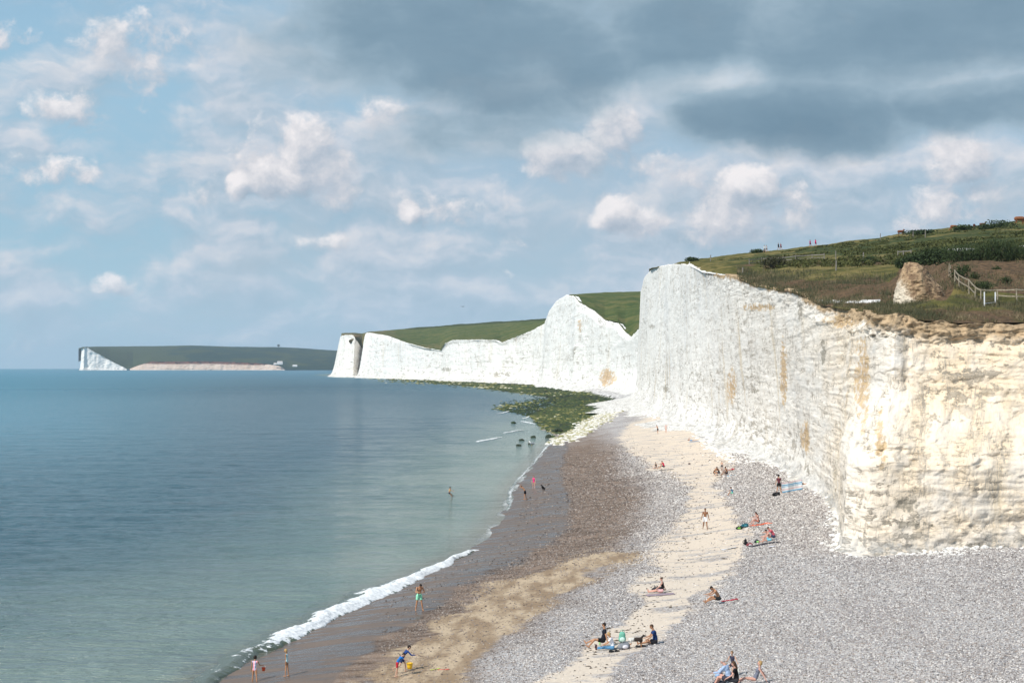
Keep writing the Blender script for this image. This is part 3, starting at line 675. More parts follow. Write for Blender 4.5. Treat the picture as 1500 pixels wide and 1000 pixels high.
class Land:
    """height field given by columns (view azimuths) of depth/row pairs"""
    def __init__(s, cols, behind=((150, -12), (500, -30))):
        s.px = np.array([c[0] for c in cols], float)
        s.D = np.array([[d for d, y in c[1]] for c in cols], float)
        s.Zc = np.array([[zat(y, d) for d, y in c[1]] for c in cols], float)
        eD = [s.D[:, -1:]+a for a, b in behind]; eZ = [s.Zc[:, -1:]+b for a, b in behind]
        s.D = np.concatenate([s.D]+eD, 1); s.Zc = np.concatenate([s.Zc]+eZ, 1)
    def column(s, px):
        D = np.array([np.interp(px, s.px, s.D[:, i]) for i in range(s.D.shape[1])])
        Z = np.array([np.interp(px, s.px, s.Zc[:, i]) for i in range(s.D.shape[1])])
        return D, Z
    def z(s, px, D):
        d, z = s.column(px)
        return float(np.interp(D, d, z))
    def hit(s, px, py):
        d, z = s.column(px)
        dd = np.linspace(d[0], d[-3], 1500); zz = np.interp(dd, d, z)
        _, y = proj((px-750)/F*dd, dd, zz)
        i = int(np.argmax(y <= py)) if np.any(y <= py) else int(np.argmin(y))
        return Vector(((px-750)/F*dd[i], dd[i], zz[i]))
    def build(s, name, mtl, npx, nd, attrf, rough, label, seed, k=1.0, pxr=None, lift=0.0):
        a, b = pxr or (s.px[0], s.px[-1])
        PX = np.linspace(a, b, npx)
        Dn = np.array([np.interp(PX, s.px, s.D[:, i]) for i in range(s.D.shape[1])]).T
        Zn = np.array([np.interp(PX, s.px, s.Zc[:, i]) for i in range(s.D.shape[1])]).T
        nrow = s.D.shape[1]-1
        u = np.linspace(0, nrow, nd); i0 = np.minimum(u.astype(int), nrow-1); fr = u-i0
        D = Dn[:, i0]*(1-fr)+Dn[:, i0+1]*fr; Z = Zn[:, i0]*(1-fr)+Zn[:, i0+1]*fr
        # soften the row creases
        for _ in range(3):
            Z[:, 1:-1] = .25*Z[:, :-2]+.5*Z[:, 1:-1]+.25*Z[:, 2:]
        X = (PX[:, None]-750)/F*D
        e = np.minimum(u/1.2, 1)[None]
        Z = Z+rough*(.6*fbm(X/(9*k), D/(14*k), 0, 4, seed)+.35*fbm(X/(1.7*k), D/(2.6*k), 0, 4, seed+3)*np.clip(170*k/D, .5, 1))*e
        Z[:, :6] += lift
        px, py = proj(X, D, Z)
        A = attrf(px, py, X, D)
        return link_mesh(name, np.stack([X, D, Z], -1).reshape(-1, 3), grid_faces(npx, nd)[:, ::-1], mtl, attrs={q: w.ravel() for q, w in A.items()}, kind='structure', label=label)

HILL = Land([

 (951, [(564, 393.5), (562, 393.5), (570, 393.5), (580, 394), (590, 394), (600, 394), (650, 395), (750, 397)]),
 (996, [(402, 386.5), (407, 386), (412, 386), (420, 385.5), (430, 385), (440, 385), (470, 384.5), (520, 384.5)]),
 (1011, [(358, 390), (362, 388.5), (370, 387), (380, 386), (390, 385), (400, 384.5), (440, 383), (505, 382)]),
 (1029, [(312, 399), (318, 396), (326, 393.5), (336, 391), (347, 389), (362, 387), (402, 383), (485, 379)]),
 (1068, [(257, 405), (264, 402), (272, 399), (283, 396), (297, 393), (317, 389), (372, 382), (475, 374)]),
 (1110, [(221, 420), (229, 415), (239, 409), (251, 403), (266, 397), (286, 390), (341, 380), (465, 368.5)]),
 (1164, [(187, 429), (197, 422), (209, 414), (222, 407), (242, 398), (267, 389), (332, 376), (465, 362.5)]),
 (1203, [(165, 447), (175, 434), (189, 421), (207, 409), (230, 398), (262, 387), (332, 373), (465, 358.5)]),
 (1238, [(149, 453), (160, 440), (175, 427), (195, 413), (221, 399), (257, 386), (330, 369), (468, 352.5)]),
 (1258, [(144, 455), (151, 446), (166, 430), (190, 415), (218, 401), (255, 387), (330, 367), (470, 350)]),
 (1288, [(122, 461), (129, 452), (143, 443), (165, 428), (205, 404), (250, 387), (330, 365), (475, 347.5)]),
 (1320, [(117, 466), (126, 456), (137, 447), (155, 428), (185, 407), (235, 389), (320, 363), (480, 341)]),
 (1400, [(117, 473), (125, 452), (134, 434), (146, 407), (160, 387), (200, 371), (310, 352), (480, 331.5)]),
 (1500, [(118, 472), (124, 457), (132, 440), (145, 412), (160, 386), (200, 371), (310, 347), (480, 323)]),
 (1800, [(124, 464), (130, 450), (138, 432), (148, 400), (160, 378), (200, 355), (310, 325), (480, 295)])])
B_SCRUB = [(1060, 398), (1110, 404), (1180, 408), (1290, 405), (1320, 440), (1290, 452), (1200, 448), (1140, 425), (1080, 412)]
B_STRIP = [(1070, 389), (1140, 385), (1230, 378), (1330, 376), (1330, 386), (1270, 392), (1200, 390), (1130, 393)]
B_BANK = [(1325, 388), (1390, 380), (1520, 378), (1900, 370), (1900, 440), (1500, 432), (1440, 425), (1400, 415), (1385, 440), (1345, 432), (1310, 445), (1300, 420)]
G_LAWN = [(1100, 396), (1200, 392), (1310, 390), (1312, 404), (1200, 409), (1110, 404)]
D_SCRUB = [(1030, 385), (1120, 372), (1250, 352), (1500, 325), (1900, 300), (1900, 372), (1500, 374), (1330, 384), (1230, 376), (1120, 384), (1060, 388)]
D_NEAR = [(1390, 445), (1520, 440), (1900, 440), (1900, 470), (1520, 463), (1440, 468), (1380, 462)]
CH1 = [(1176, 437.5), (1240, 440), (1290, 438), (1291, 444), (1215, 443.5)]
CH2 = [(1010, 384), (1028, 396), (1070, 402), (1074, 410), (1050, 412), (990, 400)]
CH3 = [(1380, 364), (1428, 362), (1428, 366.5), (1384, 368)]
CH4 = [(1478, 359), (1520, 355), (1520, 361), (1480, 363)]
def hill_attr(px, py, X, D):
    w = fbm(X/6, D/9, 0, 4, 61)*7
    brown = np.maximum.reduce([sstep(sdist(px, py, B_SCRUB)+w, -4, 4), .62*sstep(sdist(px, py, B_STRIP)+w, -4, 4), .95*sstep(sdist(px, py, B_BANK)+w, -4, 4)])
    brown = brown*(1-sstep(sdist(px, py, G_LAWN)+w*.5, -3, 3))
    rim = sstep(py, 436, 462)*.62
    brown = np.maximum(brown, rim)
    dark = .58*sstep(sdist(px, py, D_SCRUB)+w, -4, 4)+.35*sstep(sdist(px, py, D_NEAR)+w, -4, 4)
    chalk = np.maximum.reduce([sstep(sdist(px, py, c)+w*.25, -1, 1.5) for c in (CH1, CH2, CH3, CH4)])
    return dict(brown=brown, dark=dark, chalk=chalk)
turf_near = turf_material('turf', [(0.068, 0.070, 0.022), (0.145, 0.128, 0.040), (0.200, 0.160, 0.060)], [(0.060, 0.042, 0.027), (0.180, 0.115, 0.066)])
HILL.build('hill', turf_near, 760, 330, hill_attr, .9, 'grassy brown and green hillside rising above the near cliff', 81)

M2 = Land([
 (834, [(1178, 434), (1200, 433), (1230, 432), (1300, 432)]), (842, [(1140, 436), (1160, 434), (1200, 432), (1330, 431)]), (848, [(1108, 444), (1150, 438), (1200, 434), (1340, 430)]), (870, [(1046, 456), (1100, 446), (1180, 437), (1350, 428.5)]),
 (886, [(993, 470), (1070, 455), (1170, 440), (1350, 427.5)]), (905, [(941, 474), (1040, 458), (1150, 441), (1350, 426.5)]), (916, [(906, 488), (1010, 465), (1130, 443), (1350, 426)]), (926, [(856, 496), (970, 470), (1110, 445), (1350, 425.5)]),
 (938, [(800, 484), (940, 472), (1090, 447), (1350, 425)]), (1000, [(800, 484), (930, 470), (1080, 445), (1350, 423)])], behind=((300, -10), (900, -40)))
def m2_attr(px, py, X, D):
    pathm = np.exp(-((py-(434+(px-880)*0.0+np.abs(px-895)*.18))/1.2)**2)*(px > 862)
    return dict(brown=.35*sstep(py, 455, 480)+.35*pathm, dark=.10+0*px, chalk=0*px)
turf_mid = turf_material('turf_mid', [(0.060, 0.088, 0.028), (0.105, 0.125, 0.040), (0.135, 0.135, 0.048)], [(0.13, 0.10, 0.055), (0.20, 0.165, 0.08)], k=3.0)
M2.build('hill', turf_mid, 170, 90, m2_attr, 1.4, 'green hillside behind the tall chalk peak', 83, k=3.0, lift=.9)
M3 = Land([
 (500, [(2600, 492), (2700, 490), (2850, 489), (3000, 488.5)]), (505, [(2620, 490), (2650, 489), (2850, 488), (3000, 488)]), (517, [(2600, 491), (2600, 489), (2800, 488), (3000, 487.5)]), (521, [(2600, 495), (2640, 493), (2800, 488), (3000, 487.5)]), (531, [(2535, 512.5), (2640, 508), (2800, 494), (3000, 487)]), (537, [(2500, 505), (2600, 500), (2750, 490), (2950, 486)]),
 (541, [(2330, 488), (2450, 487.5), (2600, 487), (2900, 485.5)]), (566, [(2217, 492), (2400, 489), (2600, 486), (2850, 483.3)]), (595, [(2062, 503), (2250, 495), (2500, 487), (2800, 480.5)]), (620, [(1962, 510), (2200, 498), (2450, 487), (2750, 478.5)]), (645, [(1862, 514), (2100, 500), (2400, 486), (2700, 476.5)]),
 (651, [(1812, 504), (2080, 497), (2400, 485), (2700, 476)]), (663, [(1767, 499), (2050, 493), (2350, 483), (2680, 475)]), (700, [(1657, 498.5), (1950, 490), (2300, 479), (2650, 472.5)]), (724, [(1597, 499.5), (1900, 489), (2250, 477), (2600, 471)]), (734, [(1577, 503), (1850, 490), (2200, 477), (2600, 470.3)]),
 (758, [(1522, 493), (1800, 484), (2150, 474), (2550, 469)]), (781, [(1462, 484), (1750, 478), (2100, 471), (2500, 467.5)]), (799, [(1402, 475), (1700, 472), (2050, 469), (2450, 466.5)]), (806, [(1400, 475), (1700, 472), (2050, 468), (2450, 466.2)]), (850, [(1400, 475), (1700, 472), (2050, 468), (2450, 464)])], behind=((400, -15), (1200, -50)))
def m3_attr(px, py, X, D):
    sky = np.interp(px, [500, 541, 630, 800], [488, 485.5, 477.5, 466.3])
    return dict(brown=.25+.3*sstep(px, 620, 540)+.2*sstep(py-sky, 14, 30), dark=.85*sstep(py-sky, 3.5, 1.5)*sstep(px, 590, 610)+.12, chalk=0*px)
M3.build('hill', turf_mid, 330, 80, m3_attr, 2.0, 'long green ridge behind the middle chalk cliffs', 85, k=3.5)
M4 = Land([(115, [(7722, 511.5), (7760, 510.5), (7800, 510), (7900, 510)]), (120, [(7692, 510), (7760, 509), (7900, 508.5), (8300, 508.5)]), (128, [(7706, 509), (7800, 508.5), (8100, 508), (8600, 507.8)]), (134, [(7708, 513), (7850, 510.5), (8200, 508.5), (8800, 507.4)]), (146, [(7718, 520), (7900, 515), (8300, 510), (9000, 507)]),
 (160, [(7728, 528), (7950, 521), (8400, 512), (9200, 506.8)]), (174, [(7752, 535), (7950, 526), (8400, 514), (9300, 506.6)]), (186, [(7762, 540.5), (7950, 531), (8400, 516), (9400, 506.5)]), (195, [(7762, 540), (8000, 532), (8500, 517), (9400, 506.4)]), (222, [(7762, 530), (8050, 524), (8600, 515), (9400, 506)]), (280, [(7762, 530), (8100, 522), (8700, 513), (9400, 505)]), (340, [(7762, 531), (8100, 523), (8700, 514), (9400, 507)]),
 (395, [(7762, 534), (8100, 526), (8700, 516), (9400, 507.3)]), (417, [(7762, 541), (8100, 529), (8700, 518), (9400, 508)]), (440, [(7762, 541.5), (8000, 532), (8600, 520), (9400, 509)]), (500, [(7762, 541.5), (8000, 534), (8600, 522), (9400, 513)]), (560, [(7762, 541.5), (8000, 534), (8600, 524), (9400, 515)])], behind=((500, -20), (1500, -60)))
def m4_attr(px, py, X, D):
    return dict(brown=.1+0*px, dark=.42+.35*sstep(px, 300, 200), chalk=0*px)
turf_far = turf_material('turf_far', [(0.012, 0.032, 0.020), (0.022, 0.044, 0.027), (0.030, 0.052, 0.031)], [(0.07, 0.065, 0.04), (0.09, 0.08, 0.05)], k=16.0)
M4.build('hill', turf_far, 330, 60, m4_attr, 3.0, 'distant dark green downland across the bay', 87, k=16.0)

# even haze in the air over land and water
def haze():
    m = bpy.data.materials.new('haze_air'); m.use_nodes = True
    t = NT(m.node_tree); t.n.remove(t.n['Principled BSDF'])
    v = t.new('ShaderNodeVolumePrincipled'); t.put(v.inputs['Color'], (0.66, 0.84, 1.0)); v.inputs['Density'].default_value = HAZE
    v.inputs['Anisotropy'].default_value = 0.0
    t.l.new(v.outputs[0], t.n['Material Output'].inputs['Volume'])
    x, y0, y1, z0, z1 = 14800, -60, 14700, -4.0, 190
    V_ = [(-x, y0, z0), (x, y0, z0), (x, y1, z0), (-x, y1, z0), (-x, y0, z1), (x, y0, z1), (x, y1, z1), (-x, y1, z1)]
    link_mesh('haze', V_, [(0, 3, 2, 1), (4, 5, 6, 7), (0, 1, 5, 4), (1, 2, 6, 5), (2, 3, 7, 6), (3, 0, 4, 7)], m, smooth=False, kind='stuff', label='thin blue sea haze filling the air')
HAZE = 4.0e-5
haze()
# ------------------------------------------------------------------ body building: overlapping tapered volumes grown into ONE skin
def empty(name, loc, rz=0.0, label=None, cat=None, group=None):
    o = bpy.data.objects.new(name, None); COL.objects.link(o); o.location = loc; o.rotation_euler = (0, 0, rz)
    o.empty_display_size = .2
    return tag(o, label, cat, group)
_SPH = None
def blob(bm, c, r, rot=None):
    m = Matrix.Translation(Vector(c)) @ (rot.to_4x4() if rot is not None else Matrix.Identity(4)) @ Matrix.Diagonal((*([r]*3 if not hasattr(r, '__len__') else r), 1))
    bmesh.ops.create_icosphere(bm, subdivisions=2, radius=1.0, matrix=m)
def limb(bm, a, b, r1, r2, ends=True, seg=10):
    a, b = Vector(a), Vector(b); d = b-a
    if d.length < 1e-5: return
    q = d.to_track_quat('Z', 'Y').to_matrix().to_4x4()
    bmesh.ops.create_cone(bm, cap_ends=True, segments=seg, radius1=r1, radius2=r2, depth=d.length, matrix=Matrix.Translation((a+b)/2) @ q)
    if ends: blob(bm, a, r1*.995); blob(bm, b, r2*.995)
def to_object(bm, name, m, parent=None, smooth=True):
    me = bpy.data.meshes.new(name); bm.to_mesh(me); bm.free()
    me.polygons.foreach_set('use_smooth', [smooth]*len(me.polygons))
    me.materials.append(m)
    o = bpy.data.objects.new(name, me); COL.objects.link(o); o.parent = parent
    return o
def grow(bm, name, m, parent, voxel=.014, extra=None, it=2):
    """merge the overlapping volumes into one continuous surface"""
    me = bpy.data.meshes.new('tmp'); bm.to_mesh(me); bm.free()
    o = bpy.data.objects.new('tmp', me); COL.objects.link(o)
    r = o.modifiers.new('r', 'REMESH'); r.mode = 'VOXEL'; r.voxel_size = voxel
    s = o.modifiers.new('s', 'SMOOTH'); s.factor = .5; s.iterations = it
    dg = bpy.context.evaluated_depsgraph_get()
    nm = bpy.data.meshes.new_from_object(o.evaluated_get(dg), depsgraph=dg)
    bpy.data.objects.remove(o); bpy.data.meshes.remove(me)
    if extra is not None:
        b2 = bmesh.new(); b2.from_mesh(nm); em = bpy.data.meshes.new('e'); extra.to_mesh(em); extra.free(); b2.from_mesh(em); b2.to_mesh(nm); b2.free(); bpy.data.meshes.remove(em)
    nm.name = name; nm.materials.clear(); nm.materials.append(m)
    nm.polygons.foreach_set('use_smooth', [True]*len(nm.polygons))
    ob = bpy.data.objects.new(name, nm); COL.objects.link(ob); ob.parent = parent
    return ob

def dirv(pitch, side=0.0, sx=1):
    """pitch 0 = down, 90 = forward (+Y), 180 = up; side swings outwards"""
    p, s = R(pitch), R(side)
    return Vector((sx*math.sin(s), math.sin(p)*math.cos(s), -math.cos(p)*math.cos(s)))
STAND = dict(lean=2, neck=0, look=0, twist=0, thigh=(2, -2), spread=(5, 5), knee=(2, 4), arm=(2, -2), out=(9, 9), elbow=(12, 14), hout=(0, 0), foot=90)
def P_(**k):
    d = dict(STAND); d.update(k); return d
def skeleton(p):
    J = {}
    J['pelvis'] = Vector((0, 0, 0))
    up = Vector((math.sin(R(p.get('tilt', 0))), math.sin(R(p['lean'])), math.cos(R(p['lean'])))).normalized()
    cu = Vector((up.x, math.sin(R(p['lean']+p.get('curl', 6))), math.cos(R(p['lean']+p.get('curl', 6))))).normalized()
    side = Vector((1, 0, 0)); side = (side-up*side.dot(up)).normalized()
    tw = Matrix.Rotation(R(p['twist']), 3, up)
    sd = tw @ side
    J['waist'] = J['pelvis']+up*.20
    J['chest'] = J['waist']+cu*.17
    J['neck'] = J['chest']+cu*.155
    nu = Vector((cu.x, math.sin(R(p['lean']+p.get('curl', 6)+p['neck'])), math.cos(R(p['lean']+p.get('curl', 6)+p['neck'])))).normalized()
    J['head'] = J['neck']+nu*.15
    J['headup'] = nu
    hf = Matrix.Rotation(R(p['look']), 3, nu) @ (Vector((0, 1, 0))-nu*nu.y).normalized() if abs(nu.y) < .95 else Matrix.Rotation(R(p['look']), 3, nu) @ (Vector((0, 0, 1 if nu.y < 0 else -1))-nu*nu.z*(1 if nu.y < 0 else -1)).normalized()
    J['face'] = hf
    for i, sx in ((0, -1), (1, 1)):
        hip = side*(sx*.085)-up*.03
        t = dirv(p['thigh'][i], p['spread'][i], sx)
        kn = hip+t*.43
        sh = dirv(p['thigh'][i]-p['knee'][i], p['spread'][i]+p.get('kout', (0, 0))[i], sx)
        an = kn+sh*.41
        fp = p['thigh'][i]-p['knee'][i]+p['foot']
        fd = dirv(fp, 8, sx)
        J['hip%d' % i], J['knee%d' % i], J['ankle%d' % i], J['toe%d' % i] = hip, kn, an, an+fd*.15+sh*.045
        J['heel%d' % i] = an+sh*.045-fd*.04
        so = J['chest']+cu*.105+sd*(sx*.175)
        a = dirv(p['arm'][i], p['out'][i], sx)
        elb = so+a*.285
        fo = dirv(p['arm'][i]+p['elbow'][i], p['out'][i]+p['hout'][i], sx)
        wr = elb+fo*.25
        J['sh%d' % i], J['el%d' % i], J['wr%d' % i], J['hd%d' % i] = so, elb, wr, fo
    lo = min(J[k].z-r for k, r in [('pelvis', .12), ('hip0', .1), ('hip1', .1), ('knee0', .055), ('knee1', .055), ('heel0', .03), ('heel1', .03), ('toe0', .02), ('toe1', .02), ('head', .1), ('chest', .1), ('wr0', .03), ('wr1', .03), ('el0', .04), ('el1', .04)])
    for k in J:
        if k not in ('headup', 'face', 'hd0', 'hd1'): J[k] = J[k]-Vector((0, 0, lo))
    J['side'] = sd
    return J
def hand(bm, ex, w, d, side, g=1.0):
    """palm plus four fingers and a thumb, curled a little"""
    d = d.normalized(); s = (side-d*side.dot(d)).normalized(); n = d.cross(s)
    blob(bm, w+d*.045, (.038*g, .022*g, .045*g), Matrix((s, n, d)).transposed())
    for k, (o, L) in enumerate(((-.027, .062), (-.009, .072), (.009, .068), (.026, .052))):
        a = w+d*.08+s*o; b = a+d*(L*.5)+n*.006; c = b+(d*.8+n*.6).normalized()*(L*.5)
        limb(ex, a, b, .0088*g, .008*g, seg=6); limb(ex, b, c, .008*g, .0068*g, seg=6)
    a = w+d*.035-s*.03; b = a+(d*.6-s*.75).normalized()*.035; c = b+(d*.9-s*.3).normalized()*.028
    limb(ex, a, b, .011*g, .0095*g, seg=6); limb(ex, b, c, .0095*g, .008*g, seg=6)

SKIN = {'fair': (0.56, 0.335, 0.235), 'tan': (0.44, 0.225, 0.125), 'brown': (0.26, 0.125, 0.068), 'pink': (0.60, 0.33, 0.255), 'dark': (0.16, 0.075, 0.045)}
HAIR = {'dark': (0.022, 0.015, 0.012), 'brown': (0.075, 0.042, 0.024), 'blond': (0.42, 0.27, 0.115), 'grey': (0.42, 0.40, 0.38), 'fairbrown': (0.20, 0.12, 0.06)}
def person(px, py, H, rz, pose, label, skin='fair', hair=('short', 'dark'), wear=(), sex='m', at=None, group=None, sink=0.0, child=False, vox=.014, hold=None):
    p = at if at is not None else on_beach(px, py)
    sc = H/1.75
    root = empty('person', (p.x, p.y, p.z-sink), R(rz), label, 'person', group)
    root.scale = (sc, sc, sc)
    J = skeleton(pose)
    mk = plain('skin', SKIN[skin], .55, .35, .10, 9)
    f = .9 if sex == 'f' else 1.0
    if child: f = .82
    hr = 1.16 if child else 1.0
    bm = bmesh.new(); ex = bmesh.new()
    up = (J['chest']-J['pelvis']).normalized(); sd = J['side']; fw = sd.cross(up)*-1
    Mt = Matrix((sd, up.cross(sd)*-1, up)).transposed()
    def torso(b, g=0.0, lo=True, hi=True, mid=True):
        wh = .150 if sex == 'f' else .140
        if lo: blob(b, J['pelvis']+up*.01, (wh*f+g, .105*f+g, .12+g*.6), Mt)
        if lo or mid: limb(b, J['pelvis']+up*.05, J['waist'], .105*f+g, .098*f+g)
        if mid:
            blob(b, J['waist']+up*.02, ((.118 if sex == 'f' else .130)*f+g, .090*f+g, .13+g*.5), Mt)
        if hi:
            blob(b, J['chest']+up*.01, ((.140 if sex == 'f' else .163)*f+g, .100*f+g, .145+g*.5), Mt)
            limb(b, J['sh0']*.85+J['chest']*.15, J['sh1']*.85+J['chest']*.15, .055*f+g, .055*f+g)
            if sex == 'f' and not child:
                for sx in (-1, 1): blob(b, J['chest']+sd*(.065*sx)+fw*.075-up*.01, .052+g)
    torso(bm)
    limb(bm, J['neck']-J['headup']*.03, J['head'], .056*f, .052*f)
    face = J['face']; hu = J['headup']; hs = face.cross(hu)
    Mh = Matrix((hs, face, hu)).transposed()
    hc = J['head']+hu*.035+face*.012
    blob(bm, hc+hu*.02, (.076*hr, .094*hr, .095*hr), Mh)
    blob(bm, hc-hu*.045+face*.022, (.055*hr, .062*hr, .066*hr), Mh)                       # jaw
    limb(bm, hc+face*.09*hr+hu*.004, hc+face*.108*hr-hu*.022, .009, .014)                  # nose
    for sx in (-1, 1): blob(bm, hc+hs*(.078*hr*sx)-hu*.005, (.012, .022, .03), Mh)         # ears
    for i, sx in ((0, -1), (1, 1)):
        limb(bm, J['hip%d' % i], J['hip%d' % i]*.45+J['knee%d' % i]*.55, .088*f, .068*f)
        limb(bm, J['hip%d' % i]*.45+J['knee%d' % i]*.55, J['knee%d' % i], .068*f, .052*f)
        cf = J['knee%d' % i]*.68+J['ankle%d' % i]*.32
        limb(bm, J['knee%d' % i], cf, .052*f, .054*f); limb(bm, cf, J['ankle%d' % i], .053*f, .034*f)
        limb(bm, J['heel%d' % i], J['toe%d' % i]*.7+J['heel%d' % i]*.3, .032*f, .033*f); limb(bm, J['toe%d' % i]*.7+J['heel%d' % i]*.3, J['toe%d' % i], .034*f, .022*f)
        limb(bm, J['ankle%d' % i], J['heel%d' % i], .034*f, .032*f)
        limb(bm, J['chest']+up*.06+sd*(.06*sx), J['sh%d' % i], .062*f, .058*f)
        limb(bm, J['sh%d' % i], J['el%d' % i], .050*f, .038*f); 
        mf = J['el%d' % i]*.7+J['wr%d' % i]*.3
        limb(bm, J['el%d' % i], mf, .038*f, .038*f); limb(bm, mf, J['wr%d' % i], .037*f, .026*f)
        hand(bm, ex, J['wr%d' % i], J['hd%d' % i], J['side']*(1 if sx < 0 else -1), .95 if not child else .9)
    grow(bm, 'body', mk, root, vox, ex)
    # face details
    dkm = plain('eye', (0.03, 0.02, 0.018), .3, .5, 0)
    for sx in (-1, 1):
        e = bmesh.new(); blob(e, hc+hs*(.032*hr*sx)+face*.082*hr+hu*.012, (.012, .008, .007), Mh); to_object(e, 'eye', dkm, root)
    e = bmesh.new(); blob(e, hc+face*.082*hr-hu*.052, (.024, .008, .007), Mh); to_object(e, 'mouth', plain('lips', (0.36, 0.12, 0.10), .5, .3, 0), root)
    # hair
    if hair:
        st, hcn = hair
        h = bmesh.new()
        blob(h, hc+hu*.040-face*.014, (.084*hr, .098*hr, .086*hr), Mh)
        if st in ('bob', 'long'): 
            blob(h, hc-face*.045-hu*.01, (.084*hr, .062*hr, .085*hr), Mh)
            for sx in (-1, 1): limb(h, hc+hs*(.068*hr*sx)-face*.01+hu*.03, hc+hs*(.07*hr*sx)-face*.02-hu*.075, .028, .026)
        if st == 'long':
            limb(h, hc-face*.06-hu*.02, J['neck']-face*.075-up*.05, .062, .045); limb(h, J['neck']-face*.075-up*.05, J['neck']-face*.10-up*.14, .045, .02)
        if st == 'bun': blob(h, hc+hu*.09-face*.085, .042)
        if st == 'short': blob(h, hc-face*.045+hu*.005, (.078*hr, .058*hr, .07*hr), Mh)
        grow(h, 'hair', plain('hair', HAIR[hcn], .75, .25, .3, 30), root, .012)
    for w in wear:
        kind, col = w[0], w[1]
        arg = w[2] if len(w) > 2 else None
        b = bmesh.new(); G = .014
        cm = arg if isinstance(arg, bpy.types.Material) else plain('cloth', col, .85, .15, .14, 14)
        if kind == 'hat':
            q = Mh.to_4x4()
            bmesh.ops.create_cone(b, cap_ends=True, segments=24, radius1=.165, radius2=.15, depth=.012, matrix=Matrix.Translation(hc+hu*.05) @ q)
            bmesh.ops.create_cone(b, cap_ends=True, segments=20, radius1=.098, radius2=.086, depth=.10, matrix=Matrix.Translation(hc+hu*.10) @ q)
            to_object(b, 'hat', cm, root); continue
        if kind == 'glasses':
            for sx in (-1, 1): blob(b, hc+hs*(.034*sx)+face*.09+hu*.012, (.026, .01, .018), Mh)
            limb(b, hc-hs*.08+face*.02+hu*.015, hc-hs*.055+face*.085+hu*.015, .005, .005, seg=6); limb(b, hc+hs*.08+face*.02+hu*.015, hc+hs*.055+face*.085+hu*.015, .005, .005, seg=6)
            to_object(b, 'sunglasses', cm, root); continue
        if kind in ('shirt', 'tee', 'vest'):
            torso(b, G+.004, lo=False)
            limb(b, J['pelvis']+up*.07, J['waist'], .128*f, .12*f)
            fr = {'shirt': 1.0, 'tee': .55, 'vest': 0}[kind]
            for i in (0, 1):
                if fr: limb(b, J['sh%d' % i], J['sh%d' % i].lerp(J['el%d' % i], min(1, fr)), .066*f, .056*f, ends=False if fr < 1 else True)
                if fr: blob(b, J['sh%d' % i], .066*f)
                if kind == 'shirt': limb(b, J['el%d' % i], J['el%d' % i].lerp(J['wr%d' % i], .9), .052*f, .042*f)
            nm = 'shirt'
        elif kind in ('shorts', 'trousers', 'briefs', 'skirt'):
            blob(b, J['pelvis']+up*.01, ((.150 if sex == 'f' else .140)*f+G+.004, .105*f+G+.004, .115), Mt)
            limb(b, J['pelvis'], J['pelvis']+up*.10, .125*f, .118*f, ends=False)
            fr = {'shorts': .62, 'trousers': 1.0, 'briefs': .10, 'skirt': .7}[kind]
            for i in (0, 1):
                if fr > .2: limb(b, J['hip%d' % i], J['hip%d' % i].lerp(J['knee%d' % i], fr), .108*f, (.092 if fr < 1 else .068)*f, ends=fr >= 1)
                blob(b, J['hip%d' % i], .104*f)
                if kind == 'trousers': limb(b, J['knee%d' % i], J['knee%d' % i].lerp(J['ankle%d' % i], .9), .070*f, .055*f)
            if kind == 'skirt': limb(b, J['hip0'].lerp(J['knee0'], fr), J['hip1'].lerp(J['knee1'], fr), .09, .09)
            nm = kind
        elif kind == 'swimsuit':
            torso(b, G*.75)
            for i in (0, 1): limb(b, J['chest']+up*.05+sd*(-.07, .07)[i], J['sh%d' % i]*.7+J['chest']*.3, .056, .05)
            nm = 'swimsuit'
        elif kind == 'bra':
            blob(b, J['chest']-up*.005, ((.140 if sex == 'f' else .15)*f+G, .100*f+G, .06), Mt)
            for sx in (-1, 1): blob(b, J['chest']+sd*(.065*sx)+fw*.075-up*.01, .056+G*.6)
            nm = 'bikini_top'
        elif kind == 'shoes':
            limb(b, J['heel0'], J['toe0'], .045, .040); grow(b, 'shoe', cm, root, .014)
            b = bmesh.new(); limb(b, J['heel1'], J['toe1'], .045, .040)
            nm = 'shoe'
        elif kind == 'straps':   # light panel or pack against the back
            blob(b, J['chest']-fw*.12, (.10, .035, .15), Mt); nm = 'back_panel'
        grow(b, nm, cm, root, .016, it=3)
    return root, J, sc

# striped bathing suit
def stripes(name, cols, sx=26.0):
    m, t, b = mat(name)
    tc = t.new('ShaderNodeTexCoord').outputs['Object']
    x = t.sep(tc)[0]
    f = t.m('FRACT', t.m('MULTIPLY', t.m('ADD', x, 1.0), sx/len(cols)))
    c = t.ramp(f, [(i/len(cols), q) for i, q in enumerate(cols)], 'CONSTANT')
    t.put(b.inputs['Base Color'], c); b.inputs['Roughness'].default_value = .7
    return m

# poses
SIT_OUT = P_(lean=-14, thigh=(88, 86), knee=(12, 30), spread=(8, 10), arm=(-30, -28), out=(14, 14), elbow=(4, 4), foot=80)
SIT_KNEES = P_(lean=10, curl=16, thigh=(118, 112), knee=(86, 78), spread=(8, 8), arm=(62, 60), out=(10, 8), elbow=(22, 24), neck=8, foot=88)
SIT_CROSS = P_(lean=8, curl=14, thigh=(88, 88), knee=(3, 0), spread=(50, 50), kout=(-122, -118), arm=(40, 42), out=(10, 10), elbow=(30, 30), foot=80)
SIT_ONE = P_(lean=6, curl=16, thigh=(86, 112), knee=(8, 80), spread=(6, 10), arm=(52, 50), out=(8, 8), elbow=(26, 34), foot=84)
LIE = P_(lean=-86, curl=2, thigh=(88, 90), knee=(4, 4), spread=(6, 6), arm=(80, 84), out=(16, 18), elbow=(4, 4), foot=70, neck=4)
